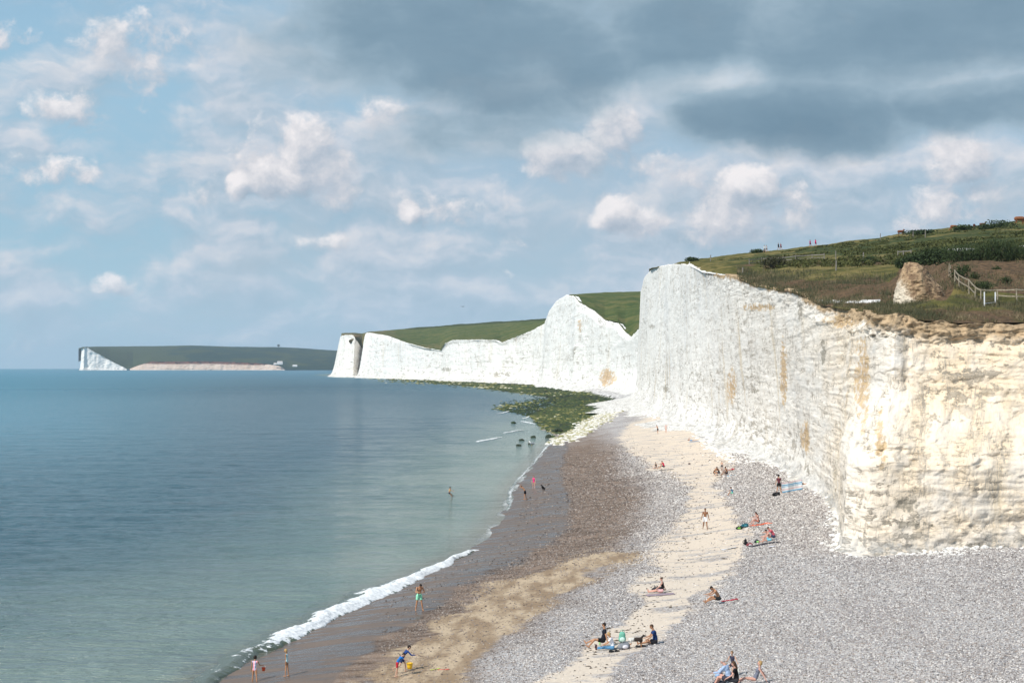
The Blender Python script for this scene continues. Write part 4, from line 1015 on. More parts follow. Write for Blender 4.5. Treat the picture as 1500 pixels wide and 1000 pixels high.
LIE_KNEE = P_(lean=-84, curl=2, thigh=(130, 96), knee=(84, 10), spread=(6, 6), arm=(80, 84), out=(16, 18), elbow=(4, 4), foot=70, neck=6)
PRONE = P_(lean=84, curl=0, thigh=(-88, -88), knee=(4, 4), spread=(6, 6), arm=(150, 150), out=(50, 50), elbow=(40, 40), hout=(-60, -60), foot=150, neck=-8)
RECLINE = P_(lean=-42, curl=4, thigh=(92, 100), knee=(20, 60), spread=(6, 8), arm=(-38, -36), out=(16, 16), elbow=(40, 42), neck=16, foot=80)
WALK = P_(lean=4, thigh=(16, -12), knee=(6, 24), arm=(-12, 16), elbow=(10, 18), out=(14, 14))
LEFT, RIGHT, TOCAM, AWAY = 90, -90, 180, 0

girl_suit = stripes('striped_cloth', [(0.80, 0.80, 0.82), (0.05, 0.08, 0.38), (0.80, 0.80, 0.82), (0.80, 0.10, 0.22), (0.85, 0.30, 0.38)], 30)
r_, J_, s_ = person(373, 1003, 1.42, -12, P_(thigh=(6, -6), spread=(7, 7), arm=(8, 30), elbow=(10, 50), out=(10, 16)), 'girl with a dark bob in a pink, white and blue striped swimsuit, back turned', 'tan', ('bob', 'dark'), [('swimsuit', (0, 0, 0), girl_suit)], 'f', child=True, vox=.012, at=at_z(373, 1003, 0.03))
girl_root, girl_J, girl_s = r_, J_, s_
person(420, 990, 1.32, 75, P_(lean=-2, neck=10, thigh=(3, -3), arm=(-4, 2), elbow=(8, 8), out=(4, 4)), 'small blond girl in a pale aqua swimsuit standing sideways in the shallow wash', 'tan', ('bob', 'blond'), [('swimsuit', (0.52, 0.74, 0.76))], 'f', child=True, vox=.012)
person(614, 894, 1.77, -160, P_(lean=6, curl=14, neck=38, thigh=(2, -4), spread=(9, 7), arm=(14, 18), out=(22, 18), elbow=(78, 82), hout=(-62, -58)), 'shirtless man in mint green swim shorts looking down at his hands on the wet sand', 'tan', ('short', 'dark'), [('shorts', (0.30, 0.74, 0.50))], vox=.012)
person(589, 984, 1.45, -70, P_(lean=34, curl=10, neck=-20, thigh=(34, -22), knee=(30, 46), arm=(-40, 40), elbow=(30, 50), out=(16, 14)), 'boy in a navy and blue long sleeved rash top running bent forward behind another boy', 'fair', ('short', 'dark'), [('shirt', (0.02, 0.055, 0.20)), ('shorts', (0.03, 0.05, 0.14))], child=True, vox=.012)
boy_root, boy_J, boy_s = person(582, 991, 1.22, -75, P_(lean=24, curl=16, neck=6, thigh=(6, -8), knee=(10, 6), arm=(54, 58), elbow=(14, 14), out=(8, 6), hout=(-10, -10)), 'boy in a bright blue tee and red shorts carrying a yellow bucket', 'fair', ('short', 'dark'), [('tee', (0.02, 0.16, 0.50)), ('shorts', (0.42, 0.025, 0.04))], child=True, vox=.012)
person(658, 728, 1.62, -60, P_(lean=6, thigh=(70, 40), knee=(30, 40), arm=(30, 46), elbow=(30, 20), out=(30, 30)), 'bather in a yellow top wading deep in the calm sea', 'tan', ('short', 'dark'), [('bra', (0.75, 0.62, 0.10)), ('briefs', (0.03, 0.03, 0.05))], 'f', at=at_z(658, 727, 0.0), sink=.35)
person(782, 716, 1.66, 160, P_(thigh=(3, -3), arm=(4, -2), elbow=(20, 8), out=(8, 10)), 'woman in a bright pink swimsuit standing at the water edge', 'pink', ('bun', 'brown'), [('swimsuit', (0.85, 0.04, 0.25))], 'f')
person(769, 731, 1.70, 70, P_(lean=24, curl=14, neck=6, thigh=(4, -6), knee=(6, 2), arm=(110, 100), elbow=(70, 74), out=(16, 16), hout=(-20, -20)), 'man in black swim shorts bending by the water with hands raised to his face', 'tan', ('short', 'brown'), [('shorts', (0.012, 0.012, 0.016))])
person(963.5, 635, 1.78, 120, P_(lean=14, neck=4, thigh=(8, -6), arm=(70, 60), elbow=(30, 40), out=(40, 30)), 'shirtless man in black shorts shaking out a dark cloth on the far sand', 'tan', ('short', 'brown'), [('shorts', (0.012, 0.012, 0.016))])
person(975.5, 634, 1.72, 170, P_(thigh=(1, -1), spread=(2, 2), arm=(100, 60), elbow=(80, 40), out=(24, 24)), 'pale skinned woman in a beige swimsuit standing right of the man on the far sand', 'pink', ('bun', 'fairbrown'), [('swimsuit', (0.66, 0.42, 0.34))], 'f')
person(1014, 646, 1.68, 95, PRONE, 'person in a blue swimsuit lying on the far sand near the cliff debris', 'tan', ('short', 'brown'), [('swimsuit', (0.08, 0.30, 0.62))], 'f')
person(961.5, 686, 1.66, 150, SIT_CROSS, 'person in a black top sitting cross-legged on the sand left of the one in red', 'fair', ('bun', 'dark'), [('vest', (0.02, 0.018, 0.018)), ('shorts', (0.45, 0.40, 0.36))], 'f')
person(972.5, 686, 1.72, 60, SIT_KNEES, 'person in a red top sitting on a dark mat on the sand', 'tan', ('short', 'brown'), [('tee', (0.55, 0.03, 0.07)), ('shorts', (0.03, 0.03, 0.035))])
person(1046, 697, 1.70, -120, P_(lean=18, curl=18, neck=4, thigh=(102, 96), knee=(112, 118), spread=(8, 8), arm=(60, 50), elbow=(50, 60), foot=100), 'shirtless person squatting at the left end of the group by the shingle edge', 'tan', ('short', 'dark'), [('briefs', (0.03, 0.03, 0.03))])
person(1053.5, 696, 1.74, 80, SIT_KNEES, 'person in a black top sitting with knees up in the middle of the group', 'fair', ('short', 'dark'), [('shirt', (0.012, 0.014, 0.016)), ('trousers', (0.11, 0.11, 0.13))])
person(1057.5, 689, 1.24, 170, P_(thigh=(2, -2), arm=(10, 30), elbow=(20, 60), out=(10, 10)), 'child with dark shorts standing behind the seated group', 'fair', ('short', 'dark'), [('shorts', (0.03, 0.025, 0.03))], child=True)
person(1065, 696, 1.72, 110, SIT_ONE, 'shirtless person sitting beside the blue and red towel', 'brown', ('short', 'dark'), [('shorts', (0.02, 0.022, 0.03))])
person(1071, 689, 1.68, 140, LIE, 'person in a red swimsuit lying back at the right of the group', 'pink', ('short', 'brown'), [('swimsuit', (0.45, 0.04, 0.08))], 'f')
person(1073, 726, 1.30, 75, P_(lean=6, curl=14, thigh=(110, 100), knee=(80, 76), spread=(10, 10), arm=(60, 50), elbow=(20, 30)), 'child in a blue tee and green shorts sitting alone on the shingle', 'tan', ('short', 'dark'), [('tee', (0.03, 0.18, 0.34)), ('shorts', (0.16, 0.55, 0.36))], child=True)
person(1141, 722, 1.80, 10, P_(lean=2, thigh=(3, -3), spread=(8, 8), arm=(-2, 6), elbow=(14, 24), out=(12, 14)), 'man in a maroon shirt and black hat beside the striped windbreak', 'tan', ('short', 'dark'), [('tee', (0.12, 0.035, 0.045)), ('shorts', (0.018, 0.018, 0.016)), ('hat', (0.014, 0.014, 0.018))])
person(1186, 711, 1.74, -80, LIE, 'tanned person lying on the shingle at the right end of the windbreak', 'tan', ('short', 'dark'), [('briefs', (0.02, 0.02, 0.02))])
person(1033, 775, 1.80, 175, WALK, 'tanned shirtless man in white swim shorts walking over the sand', 'brown', ('short', 'dark'), [('shorts', (0.82, 0.82, 0.84))])
person(1111, 768, 1.66, 105, P_(lean=4, curl=16, neck=12, thigh=(112, 106), knee=(84, 70), spread=(8, 10), arm=(46, 52), elbow=(30, 26), out=(8, 8)), 'dark haired woman in a black bikini sitting on an orange towel', 'pink', ('long', 'dark'), [('bra', (0.02, 0.014, 0.014)), ('briefs', (0.02, 0.014, 0.014))], 'f')
person(1133.5, 791, 1.76, 90, P_(lean=18, curl=18, neck=14, thigh=(106, 98), knee=(60, 50), spread=(10, 10), arm=(62, 60), elbow=(26, 24), out=(10, 10)), 'man in a pink tee sitting bent forward behind his companion', 'pink', ('short', 'brown'), [('tee', (0.62, 0.13, 0.17)), ('shorts', (0.04, 0.05, 0.10))])
person(1128, 795, 1.70, 95, P_(lean=12, curl=14, neck=14, thigh=(86, 120), knee=(14, 96), spread=(8, 8), arm=(50, 40), elbow=(30, 40), out=(10, 10)), 'pale shirtless person sitting in turquoise and white patterned shorts on a dark mat', 'pink', ('short', 'dark'), [('shorts', (0.20, 0.52, 0.62))])
person(970, 868, 1.64, 82, P_(lean=-6, curl=10, neck=8, thigh=(88, 90), knee=(6, 10), spread=(6, 8), arm=(36, -24), elbow=(20, 4), out=(8, 16), foot=76), 'woman in a black top and pale pink shorts sitting with outstretched legs', 'pink', ('bun', 'brown'), [('vest', (0.02, 0.018, 0.02)), ('shorts', (0.72, 0.42, 0.42))], 'f', vox=.012)
person(1053, 884, 1.76, 100, P_(lean=20, curl=16, neck=18, thigh=(92, 100), knee=(24, 56), spread=(10, 12), arm=(52, 48), elbow=(24, 30), out=(10, 10)), 'tanned shirtless man in charcoal shorts sitting hunched on the shingle', 'tan', ('short', 'dark'), [('shorts', (0.028, 0.030, 0.030))], vox=.012)
person(884, 947, 1.80, 88, P_(lean=-10, curl=8, neck=4, look=-18, thigh=(100, 92), knee=(58, 26), spread=(10, 10), arm=(-18, -10), elbow=(8, 24), out=(12, 12), foot=80), 'man in a black polo and sunglasses leaning back with bare legs outstretched', 'tan', ('short', 'dark'), [('tee', (0.018, 0.020, 0.028)), ('shorts', (0.012, 0.012, 0.014)), ('glasses', (0.01, 0.01, 0.01))], vox=.012)
person(897.5, 951, 1.60, 84, P_(lean=8, curl=8, neck=10, thigh=(90, 88), knee=(6, 2), spread=(6, 8), arm=(34, 30), elbow=(30, 34), out=(8, 8), foot=84), 'woman with short blond hair in a white tee and blue jeans sitting on the sand', 'tan', ('bob', 'blond'), [('tee', (0.80, 0.80, 0.84)), ('trousers', (0.10, 0.25, 0.42)), ('shoes', (0.05, 0.02, 0.03))], 'f', vox=.012)
person(960, 943, 1.78, 92, P_(lean=4, curl=10, neck=10, thigh=(88, 88), knee=(4, 3), spread=(6, 48), kout=(0, -120), arm=(34, 30), elbow=(26, 34), out=(10, 10), foot=80), 'man in a navy and bright blue tee sitting right of the tricolour dog', 'tan', ('short', 'brown'), [('tee', (0.018, 0.045, 0.14)), ('shorts', (0.02, 0.02, 0.025))], vox=.012)
# family at the lower edge
person(1051, 1003, 1.40, -60, P_(lean=40, curl=16, neck=-14, thigh=(100, 90), knee=(120, 120), arm=(60, 60), elbow=(20, 20)), 'blond child leaning forward at the left of the family at the bottom', 'pink', ('bob', 'blond'), [('tee', (0.62, 0.55, 0.66)), ('shorts', (0.25, 0.38, 0.55))], 'f', child=True, vox=.012)
person(1073.5, 990, 1.24, 150, P_(lean=6, thigh=(60, 70), knee=(70, 80), arm=(40, 20), elbow=(20, 60), out=(34, 20)), 'boy in a dark and white vest standing behind the seated grown-ups at the bottom', 'fair', ('short', 'fairbrown'), [('vest', (0.05, 0.05, 0.08)), ('shorts', (0.03, 0.03, 0.05))], child=True, vox=.012)
person(1068, 1008, 1.78, 60, P_(lean=12, curl=12, neck=10, thigh=(96, 100), knee=(70, 76), arm=(40, 42), elbow=(40, 36)), 'grey haired man in a pale blue shirt sitting in the family at the bottom', 'pink', ('short', 'grey'), [('shirt', (0.36, 0.47, 0.66)), ('shorts', (0.05, 0.05, 0.07))], vox=.012)
person(1079, 1008, 1.68, 80, P_(lean=2, curl=8, neck=6, thigh=(96, 92), knee=(50, 40), arm=(30, 30), elbow=(30, 34)), 'dark haired woman in black with a white back panel sitting at the bottom', 'pink', ('long', 'brown'), [('tee', (0.010, 0.010, 0.012)), ('trousers', (0.03, 0.03, 0.035)), ('straps', (0.72, 0.73, 0.66))], 'f', vox=.012)
person(1106, 1002, 1.66, 85, P_(lean=-24, curl=2, neck=14, thigh=(98, 92), knee=(40, 22), spread=(5, 8), arm=(-34, -40), elbow=(4, 4), out=(10, 24)), 'blond woman in a grey swimsuit leaning back on her arms', 'pink', ('bob', 'blond'), [('swimsuit', (0.17, 0.18, 0.23))], 'f', vox=.012)
# walkers on the hill crest
for px, py, H, c, lb in ((1187.5, 361, 1.8, (0.45, 0.10, 0.20), 'walker in a dusky pink top, left one of the pink pair on the hill crest'), (1195.5, 360, 1.75, (0.75, 0.03, 0.16), 'walker in a crimson top, right one of the pink pair on the hill crest'),
                     (1141, 365, 1.7, (0.03, 0.03, 0.04), 'walker dressed in black resting on the hill crest'), (1144.5, 365, 1.6, (0.25, 0.04, 0.04), 'walker in a dark red top resting on the hill crest'),
                     (1120.5, 368.5, 1.7, (0.75, 0.74, 0.72), 'walker in white, left of the white pair on the crest near the cliff'), (1123.5, 368.5, 1.7, (0.60, 0.55, 0.55), 'walker in pale grey, right of the white pair on the crest near the cliff')):
    q = HILL.hit(px, py+2.0)
    person(0, 0, H*1.12, 40, WALK, lb, 'tan', ('short', 'brown'), [('shirt', c), ('shorts', tuple(x*.4 for x in c))], at=Vector((q.x, q.y, q.z+.15)), vox=.02)
# ------------------------------------------------------------------ breaking wave
def wave(path, label, h=.36, width=4.2, foamy=None, seed=0, ns=420, nc=46):
    Pt = [at_z(a, b, 0.0) for a, b in path]
    X = np.array([p.x for p in Pt]); Y = np.array([p.y for p in Pt])
    s = np.concatenate([[0], np.cumsum(np.hypot(np.diff(X), np.diff(Y)))]); S = np.linspace(0, s[-1], ns)
    x, y = np.interp(S, s, X), np.interp(S, s, Y)
    tx, ty = np.gradient(x, S), np.gradient(y, S)
    k = np.ones(31)/31
    tx = np.convolve(np.pad(tx, 15, mode='edge'), k, 'valid'); ty = np.convolve(np.pad(ty, 15, mode='edge'), k, 'valid')
    L = np.hypot(tx, ty); nx, ny = -ty/L, tx/L                        # seaward (left of travel away from camera)
    c = np.linspace(0, 1, nc)
    end = np.sin(np.pi*np.clip(S/s[-1], 0, 1))**.35
    fo = np.interp(S/s[-1], *(foamy or ([0, 1], [1, 1])))
    # profile from the landward toe over the crest to the seaward back
    prof = np.interp(c, [0, .08, .26, .40, .55, .75, 1], [-.1, .40, .85, 1.0, .72, .28, -.12])
    off = (c-.12)*width
    wv = 1+.22*fbm(S/2.4, S*0, 0, 3, seed)
    wd = (.75+.55*fbm(S/5, S*0, 0, 3, seed+4))*(1.25-.75*S/s[-1])*np.clip(end, .1, 1)
    O = off[None]*wd[:, None]+min(.45, width*.15)*fbm(S/1.5, S*0, 0, 4, seed+2, .65)[:, None]*(1-c[None]*.6)
    Xg = x[:, None]+nx[:, None]*O; Yg = y[:, None]+ny[:, None]*O
    Zg = prof[None]*h*(wv*end)[:, None]
    n = fbm(Xg/.55, Yg/.55, 0, 5, seed+7, .62)
    Zg = Zg+.38*h*n*np.clip(prof, 0, 1)[None]*fo[:, None]+.02
    e = 1-np.abs(2*c-1)**6
    Fm = fo[:, None]*np.clip(1.35-1.25*np.maximum(c-.30, 0)*2.0, 0, 1)[None]*e[None]
    m = MATS.get('wave')
    if m is None:
        m, t, b = mat('wave_water')
        p = t.pos()
        nf = t.noise(p, 1.6, 7, .68)
        fm = t.ss(t.m('ADD', t.attr('foam'), t.m('MULTIPLY', t.m('SUBTRACT', nf, .5), 3.2)), .36, .62)
        c_ = t.mix(fm, (0.085, 0.10, 0.060), t.mix(t.ss(t.noise(p, 5, 5), .35, .6), (0.62, 0.64, 0.65), (0.82, 0.83, 0.83)))
        t.put(b.inputs['Base Color'], c_); t.put(b.inputs['Roughness'], t.mix(fm, (.12,)*3, (.85,)*3))
        t.put(b.inputs['Normal'], t.bump(nf, .12, .8)); MATS['wave'] = m
    return link_mesh('breaking_wave', np.stack([Xg, Yg, Zg], -1).reshape(-1, 3), grid_faces(ns, nc), m, attrs={'foam': Fm.ravel()}, kind='structure', label=label)
wave([(300, 1012), (340, 982), (375, 957), (400, 950), (430, 938), (470, 918), (500, 902), (540, 884), (580, 868), (620, 848), (655, 829), (680, 813), (700, 806)],
     'small wave breaking into white foam along the near shore', foamy=([0, .10, .20, .26, .9, 1], [.0, .12, .45, 1.1, 1.1, .7]), seed=11)
for i, (pts, lb) in enumerate(([[(700, 647), (712, 645), (724, 643), (735, 640)], 'short white wavelet off the green rocks, largest of the line'], [[(738, 634), (748, 633), (758, 631), (769, 630)], 'short white wavelet close to the green rocks'],
                             [[(762, 617), (772, 619), (784, 621)], 'thin foam streak beside the green rocks'], [[(728, 606), (736, 605), (744, 603), (750, 601)], 'small foam streak further out from the rocks'], [[(766, 613), (772, 612), (778, 609)], 'tiny foam streak at the edge of the rocks'])):
    wave(pts, lb, h=.16, width=1.5 if i != 0 else 2.4, seed=40+i, ns=90, nc=16, foamy=([0, 1], [1.0, 1.0]))
# swash fringe further along
wave([(742, 752), (750, 738), (749, 722), (757, 706), (770, 692), (776, 684), (782, 679)], 'thin lace of swash at the bend of the shore', h=.05, width=.8, seed=61, ns=400, nc=16, foamy=([0, .3, .5, .7, 1], [.3, .6, .25, .75, .5]))
wave([(782, 680), (790, 668), (801, 655), (812, 646), (822, 640)], 'thin swash line beside the far wet sand', h=.04, width=.7, seed=63, ns=240, nc=14, foamy=([0, .5, 1], [.5, .7, .5]))

# ------------------------------------------------------------------ rocks
def rock_mesh(seed, sub=2, rough=.28):
    bm = bmesh.new(); bmesh.ops.create_icosphere(bm, subdivisions=sub, radius=1.0)
    V_ = np.array([v.co[:] for v in bm.verts])
    n = fbm(V_[:, 0]*1.3+seed*7.1, V_[:, 1]*1.3, V_[:, 2]*1.3, 3, seed)
    q = np.round(n*5)/5*.5+n*.5
    for v, k in zip(bm.verts, q): v.co *= 1+rough*1.6*k
    bm.faces.ensure_lookup_table()
    F_ = [[v.index for v in f.verts] for f in bm.faces]; V2 = np.array([v.co[:] for v in bm.verts]); bm.free()
    return V2, np.array(F_)
def rock_field(name, pts, sizes, mtl, label, tones, flat=.6, seed=1, sub=1):
    rng = np.random.default_rng(seed)
    protos = [rock_mesh(seed+i, sub) for i in range(6)]
    VV, FF, TT = [], [], []; off = 0
    for (p, s, tn) in zip(pts, sizes, tones):
        v, f = protos[rng.integers(6)]
        a = rng.random()*6.28; ca, sa = math.cos(a), math.sin(a)
        w = v*np.array([s*rng.uniform(.8, 1.3), s*rng.uniform(.7, 1.1), s*flat*rng.uniform(.7, 1.2)])
        w = np.stack([w[:, 0]*ca-w[:, 1]*sa, w[:, 0]*sa+w[:, 1]*ca, w[:, 2]], 1)+np.array(p)
        VV.append(w); FF.append(f+off); off += len(v); TT.append(np.full(len(v), tn))
    return link_mesh(name, np.concatenate(VV), np.concatenate(FF), mtl, smooth=False, attrs={'tone': np.concatenate(TT)}, kind='stuff', label=label)
def rock_mat(name, stops, rough=.8):
    m, t, b = mat(name)
    n = t.noise(t.pos(), .9, 5, .65)
    c = t.ramp(t.m('ADD', t.attr('tone'), t.m('MULTIPLY', t.m('SUBTRACT', n, .5), .35)), stops)
    t.put(b.inputs['Base Color'], c); b.inputs['Roughness'].default_value = rough
    t.put(b.inputs['Normal'], t.bump(n, .2, .7)); return m
weedrock = rock_mat('weed_rock', [(0.0, (0.012, 0.018, 0.008)), (0.35, (0.022, 0.045, 0.012)), (0.55, (0.06, 0.085, 0.018)), (0.75, (0.22, 0.20, 0.05)), (0.92, (0.42, 0.38, 0.20)), (1.0, (0.62, 0.58, 0.45))], .7)
chalkrock = rock_mat('chalk_rock', [(0.0, (0.30, 0.28, 0.25)), (0.4, (0.62, 0.60, 0.56)), (1.0, (0.82, 0.80, 0.77))], .9)
def scatter_px(poly, n, seed, jitter=0, edge_keep=None):
    rng = np.random.default_rng(seed); xs = [p[0] for p in poly]; ys = [p[1] for p in poly]; out = []
    while len(out) < n:
        px = rng.uniform(min(xs), max(xs), 4000); py = rng.uniform(min(ys), max(ys), 4000)
        ok = in_poly(px+rng.normal(0, jitter, 4000), py+rng.normal(0, jitter*.5, 4000), poly)
        out += list(zip(px[ok], py[ok]))
    return out[:n], rng
def zfast(px, py, it=6):
    px = np.asarray(px, float); py = np.asarray(py, float); z = np.full(px.shape, .4)
    for _ in range(it):
        yu = (500-py)/F; dz = math.sin(PITCH)+math.cos(PITCH)*yu; dy = math.cos(PITCH)-math.sin(PITCH)*yu
        k = (z-CZ)/dz; Y = dy*k; X = (px-750)/F*k
        z = .5*z+.5*np.maximum(beach_z(X, Y, False), 0)
    return X, Y, z
pts, rng = scatter_px(REEF, 5200, 5, 3.0)
a = np.array(pts); X, Y, Z = zfast(a[:, 0], a[:, 1])
sz = np.clip(Y/900, .25, 1.6)*rng.uniform(.35, 1.15, len(X))**1.3
patch = fbm(X/22, Y/60, 0, 3, 90)
tn = np.clip(.30+.55*patch+rng.normal(0, .20, len(X))+.22*sstep(700-a[:, 0]*1.0, -60, 60)+.25*(a[:, 1] > 615)*(a[:, 0] > 835)+.15*sstep(a[:, 0], 800, 730), 0, 1)
rock_field('reef_rocks', list(zip(X, Y, Z-.05)), sz, weedrock, 'low rocks covered in green and yellow seaweed at the foot of the far cliffs', tn, .42, 3, 1)
# pale rubble between reef and beach
RUB = [(905, 592), (915, 600), (880, 622), (850, 640), (815, 652), (800, 650), (832, 634), (865, 612)]
pts, rng = scatter_px(RUB, 1500, 6, 3.5)
a = np.array(pts); X, Y, Z = zfast(a[:, 0], a[:, 1])
rock_field('beach_rubble', list(zip(X, Y, Z)), rng.uniform(.18, .75, len(X)), rock_mat('rubble', [(0, (0.25, 0.24, 0.12)), (0.3, (0.45, 0.41, 0.25)), (0.55, (0.60, 0.57, 0.50)), (1, (0.80, 0.78, 0.75))]), 'pale chalk rubble with yellow weed between the green rocks and the beach', np.clip(rng.random(len(X)), 0, 1), .45, 7, 1)
# white debris at the cliff foot
APR = [(905, 590), (1000, 606), (1040, 640), (1090, 668), (1130, 664), (1160, 676), (1200, 694), (1212, 720), (1236, 745), (1238, 812), (1300, 806), (1400, 806), (1500, 800), (1500, 812), (1300, 815), (1232, 820), (1222, 735), (1190, 712), (1150, 692), (1120, 678), (1085, 682), (1040, 664), (1000, 622), (930, 606)]
pts, rng = scatter_px(APR, 1500, 8, 2.0)
a = np.array(pts); X, Y, Z = zfast(a[:, 0], a[:, 1])
rock_field('cliff_debris', list(zip(X, Y, Z)), rng.uniform(.08, .42, len(X))**1.2*np.clip(Y/200, .45, 2.0), chalkrock, 'white chalk lumps fallen at the foot of the near cliff', np.clip(rng.normal(.7, .2, len(X)), 0, 1), .6, 9, 1)
rngd = np.random.default_rng(19); PT, SZ = [], []
bx, by, bz, nx, ny, S_ = BASES[0]
for k in range(2600):
    s_ = S_[-1]*rngd.random()**2.2; u = rngd.exponential(.55)-.1
    x, y = np.interp(s_, S_, bx)+np.interp(s_, S_, nx)*u, np.interp(s_, S_, by)+np.interp(s_, S_, ny)*u
    PT.append((x, y, float(beach_z(np.array([x]), np.array([y]))[0])+.02)); SZ.append(rngd.uniform(.05, .44)*rngd.random()**.6*(1.0+max(0, y-150)/200)*math.exp(-u*.3))
rock_field('foot_rubble', PT, SZ, chalkrock, 'small chalk rubble along the foot of the near cliff', np.clip(rngd.normal(.7, .22, len(PT)), 0, 1), .7, 15, 1)
# separate boulders one can tell apart
BO = [(816, 632, .9, 'dark seaweed boulder standing highest at the tip of the reef'), (804, 641, .7, 'flat dark boulder just seaward of the reef tip'), (811, 641, .6, 'green boulder beside the swash line at the reef tip'), (823, 641, .55, 'yellow green boulder nearest the pale rubble at the reef tip'),
      (764, 645, .45, 'small dark rock in shallow water, largest of the outer rocks'), (777, 651, .42, 'low dark rock awash, nearest the beach of the outer rocks'), (781, 641, .5, 'dark rock awash between the wavelet and the reef tip'), (752, 620, .6, 'low brown rock awash next to the foam streak'), (760, 653, .4, 'small flat rock awash, nearest the camera of the outer rocks')]
for i, (px, py, s, lb) in enumerate(BO):
    v, f = rock_mesh(200+i, 3, .3); q = on_beach(px, py)
    v = v*np.array([s*1.25, s*1.6, s*.8]); m_ = weedrock
    o = link_mesh('boulder', v, f, m_, smooth=False, attrs={'tone': np.full(len(v), (.12, .1, .45, .7, .1, .1, .15, .3, .1)[i])}, label=lb, cat='rock', group='weedy boulders off the reef tip')
    o.location = (q.x, q.y, q.z+s*.15)
# weed wisps on the strand
def weed():
    rng = np.random.default_rng(12); VV, FF = [], []; off = 0
    line = [(900, 600), (905, 640), (925, 665), (950, 685), (965, 700), (985, 715), (990, 735), (1000, 745), (985, 770), (975, 800), (965, 820), (950, 850), (935, 872), (915, 905), (890, 922), (870, 935), (855, 955), (850, 985)]
    L = np.array(line, float)
    for k in range(560):
        u = rng.uniform(0, len(L)-1); i = int(u); c = L[i]*(1-u+i)+L[min(i+1, len(L)-1)]*(u-i)
        c = c+rng.normal(0, 1, 2)*np.array([15, 5])*np.clip((c[1]-560)/200, .2, 1.2)+np.array([14, 0])
        p = on_beach(*c); n = rng.integers(4, 9); a = rng.normal(0, .4); ln = rng.uniform(.05, .34)*rng.uniform(.3, 1); 
        wd = ln*rng.uniform(.06, .16)
        th = np.linspace(0, 2*np.pi, 8, endpoint=False)
        ring = np.stack([np.cos(th)*ln*rng.uniform(.6, 1.2, 8), np.sin(th)*wd*2.2*rng.uniform(.5, 1.3, 8)], 1)
        ca, sa = math.cos(a), math.sin(a)
        x = ring[:, 0]*ca-ring[:, 1]*sa+p.x; y = ring[:, 0]*sa+ring[:, 1]*ca+p.y
        top = np.array([[p.x, p.y, p.z+.03+.03*rng.random()]]); low = np.stack([x, y, np.full(8, p.z-.03)], 1)
        VV.append(np.concatenate([low, top])); FF += [(off+j, off+(j+1) % 8, off+8) for j in range(8)]; off += 9
    link_mesh('strand_weed', np.concatenate(VV), FF, plain('weed', (0.055, 0.038, 0.022), .8, .2, .3, 3), kind='stuff', label='dark dried seaweed scattered along the strand line')
weed()

# ------------------------------------------------------------------ beach belongings
def cloth(px, py, L, Wd, rz, m, label, cat='towel', name='towel', group=None, lift=.035, seed=0, rag=.06):
    p = on_beach(px, py); n1, n2 = 26, 16
    u = np.linspace(-.5, .5, n1)*L; v = np.linspace(-.5, .5, n2)*Wd
    U_, V2 = np.meshgrid(u, v, indexing='ij')
    U2 = U_+rag*fbm(V2*2+seed, U_*2, 0, 3, seed)*L*.5; V3 = V2+rag*fbm(U_*2, V2*2+seed, 0, 3, seed+2)*Wd
    ca, sa = math.cos(R(rz)), math.sin(R(rz))
    X = U2*ca-V3*sa; Y = U2*sa+V3*ca
    Z = beach_z(X+p.x, Y+p.y)-p.z+lift+.03*np.abs(fbm(X*3+seed, Y*3, 0, 3, seed+5))
    V_ = np.stack([X, Y, Z], -1).reshape(-1, 3); V2_ = V_-np.array([0, 0, .018]); nV = len(V_)
    f = grid_faces(n1, n2); ff = np.concatenate([f, f[:, ::-1]+nV])
    rim = [i*n2 for i in range(n1)]+[(n1-1)*n2+j for j in range(1, n2)]+[i*n2+n2-1 for i in range(n1-2, -1, -1)]+[j for j in range(n2-2, 0, -1)]
    sf = [(rim[i], rim[(i+1) % len(rim)], rim[(i+1) % len(rim)]+nV, rim[i]+nV) for i in range(len(rim))]
    o = link_mesh(name, np.concatenate([V_, V2_]), np.concatenate([ff, np.array(sf)]), m, label=label, cat=cat, group=group)
    o.location = p; return o
def cm(c, **k): return plain('cloth', c, .88, .12, .12, 12)
cloth(1115, 768, 1.9, .75, 34, cm((0.80, 0.13, 0.04)), 'orange towel under the woman in the black bikini')
cloth(1070, 879, 1.1, .22, 20, cm((0.42, 0.012, 0.035)), 'narrow crimson towel on the shingle behind the hunched man', rag=.25, seed=4)
cloth(1068, 803.5, 1.15, .35, 22, cm((0.66, 0.68, 0.72)), 'pale grey towel lying on the sand left of the dark bags', seed=5)
cloth(1120, 797, 2.3, .8, 22, cm((0.03, 0.032, 0.045)), 'dark blue mat under the pair in pink and turquoise', seed=6)
cloth(1130, 801, .55, .3, 30, cm((0.78, 0.78, 0.84)), 'crumpled white cloth at the edge of the dark mat', seed=7, rag=.2, lift=.07)
cloth(1067, 697, 1.8, .7, 30, stripes('towel_stripe', [(0.10, 0.45, 0.62), (0.75, 0.78, 0.80), (0.45, 0.04, 0.08), (0.10, 0.45, 0.62)], 9), 'blue towel with white and red stripes at the right of the seated group', seed=8)
cloth(1055, 699, .9, .3, 5, cm((0.04, 0.03, 0.025)), 'dark mat lying on the sand before the seated group', seed=9)
cloth(976, 688, 1.9, .7, 8, cm((0.035, 0.035, 0.04)), 'dark mat under the person in red on the far sand', seed=10)
cloth(967, 871, 1.7, .62, 8, cm((0.30, 0.24, 0.27)), 'thin mauve towel under the woman with outstretched legs', seed=11)
cloth(1186, 712, 1.6, .6, 8, cm((0.03, 0.03, 0.035)), 'black towel under the sunbather beyond the windbreak', seed=12)
cloth(1016, 647, 1.7, .8, 12, cm((0.12, 0.34, 0.60)), 'blue towel under the sunbather near the cliff debris', seed=13)
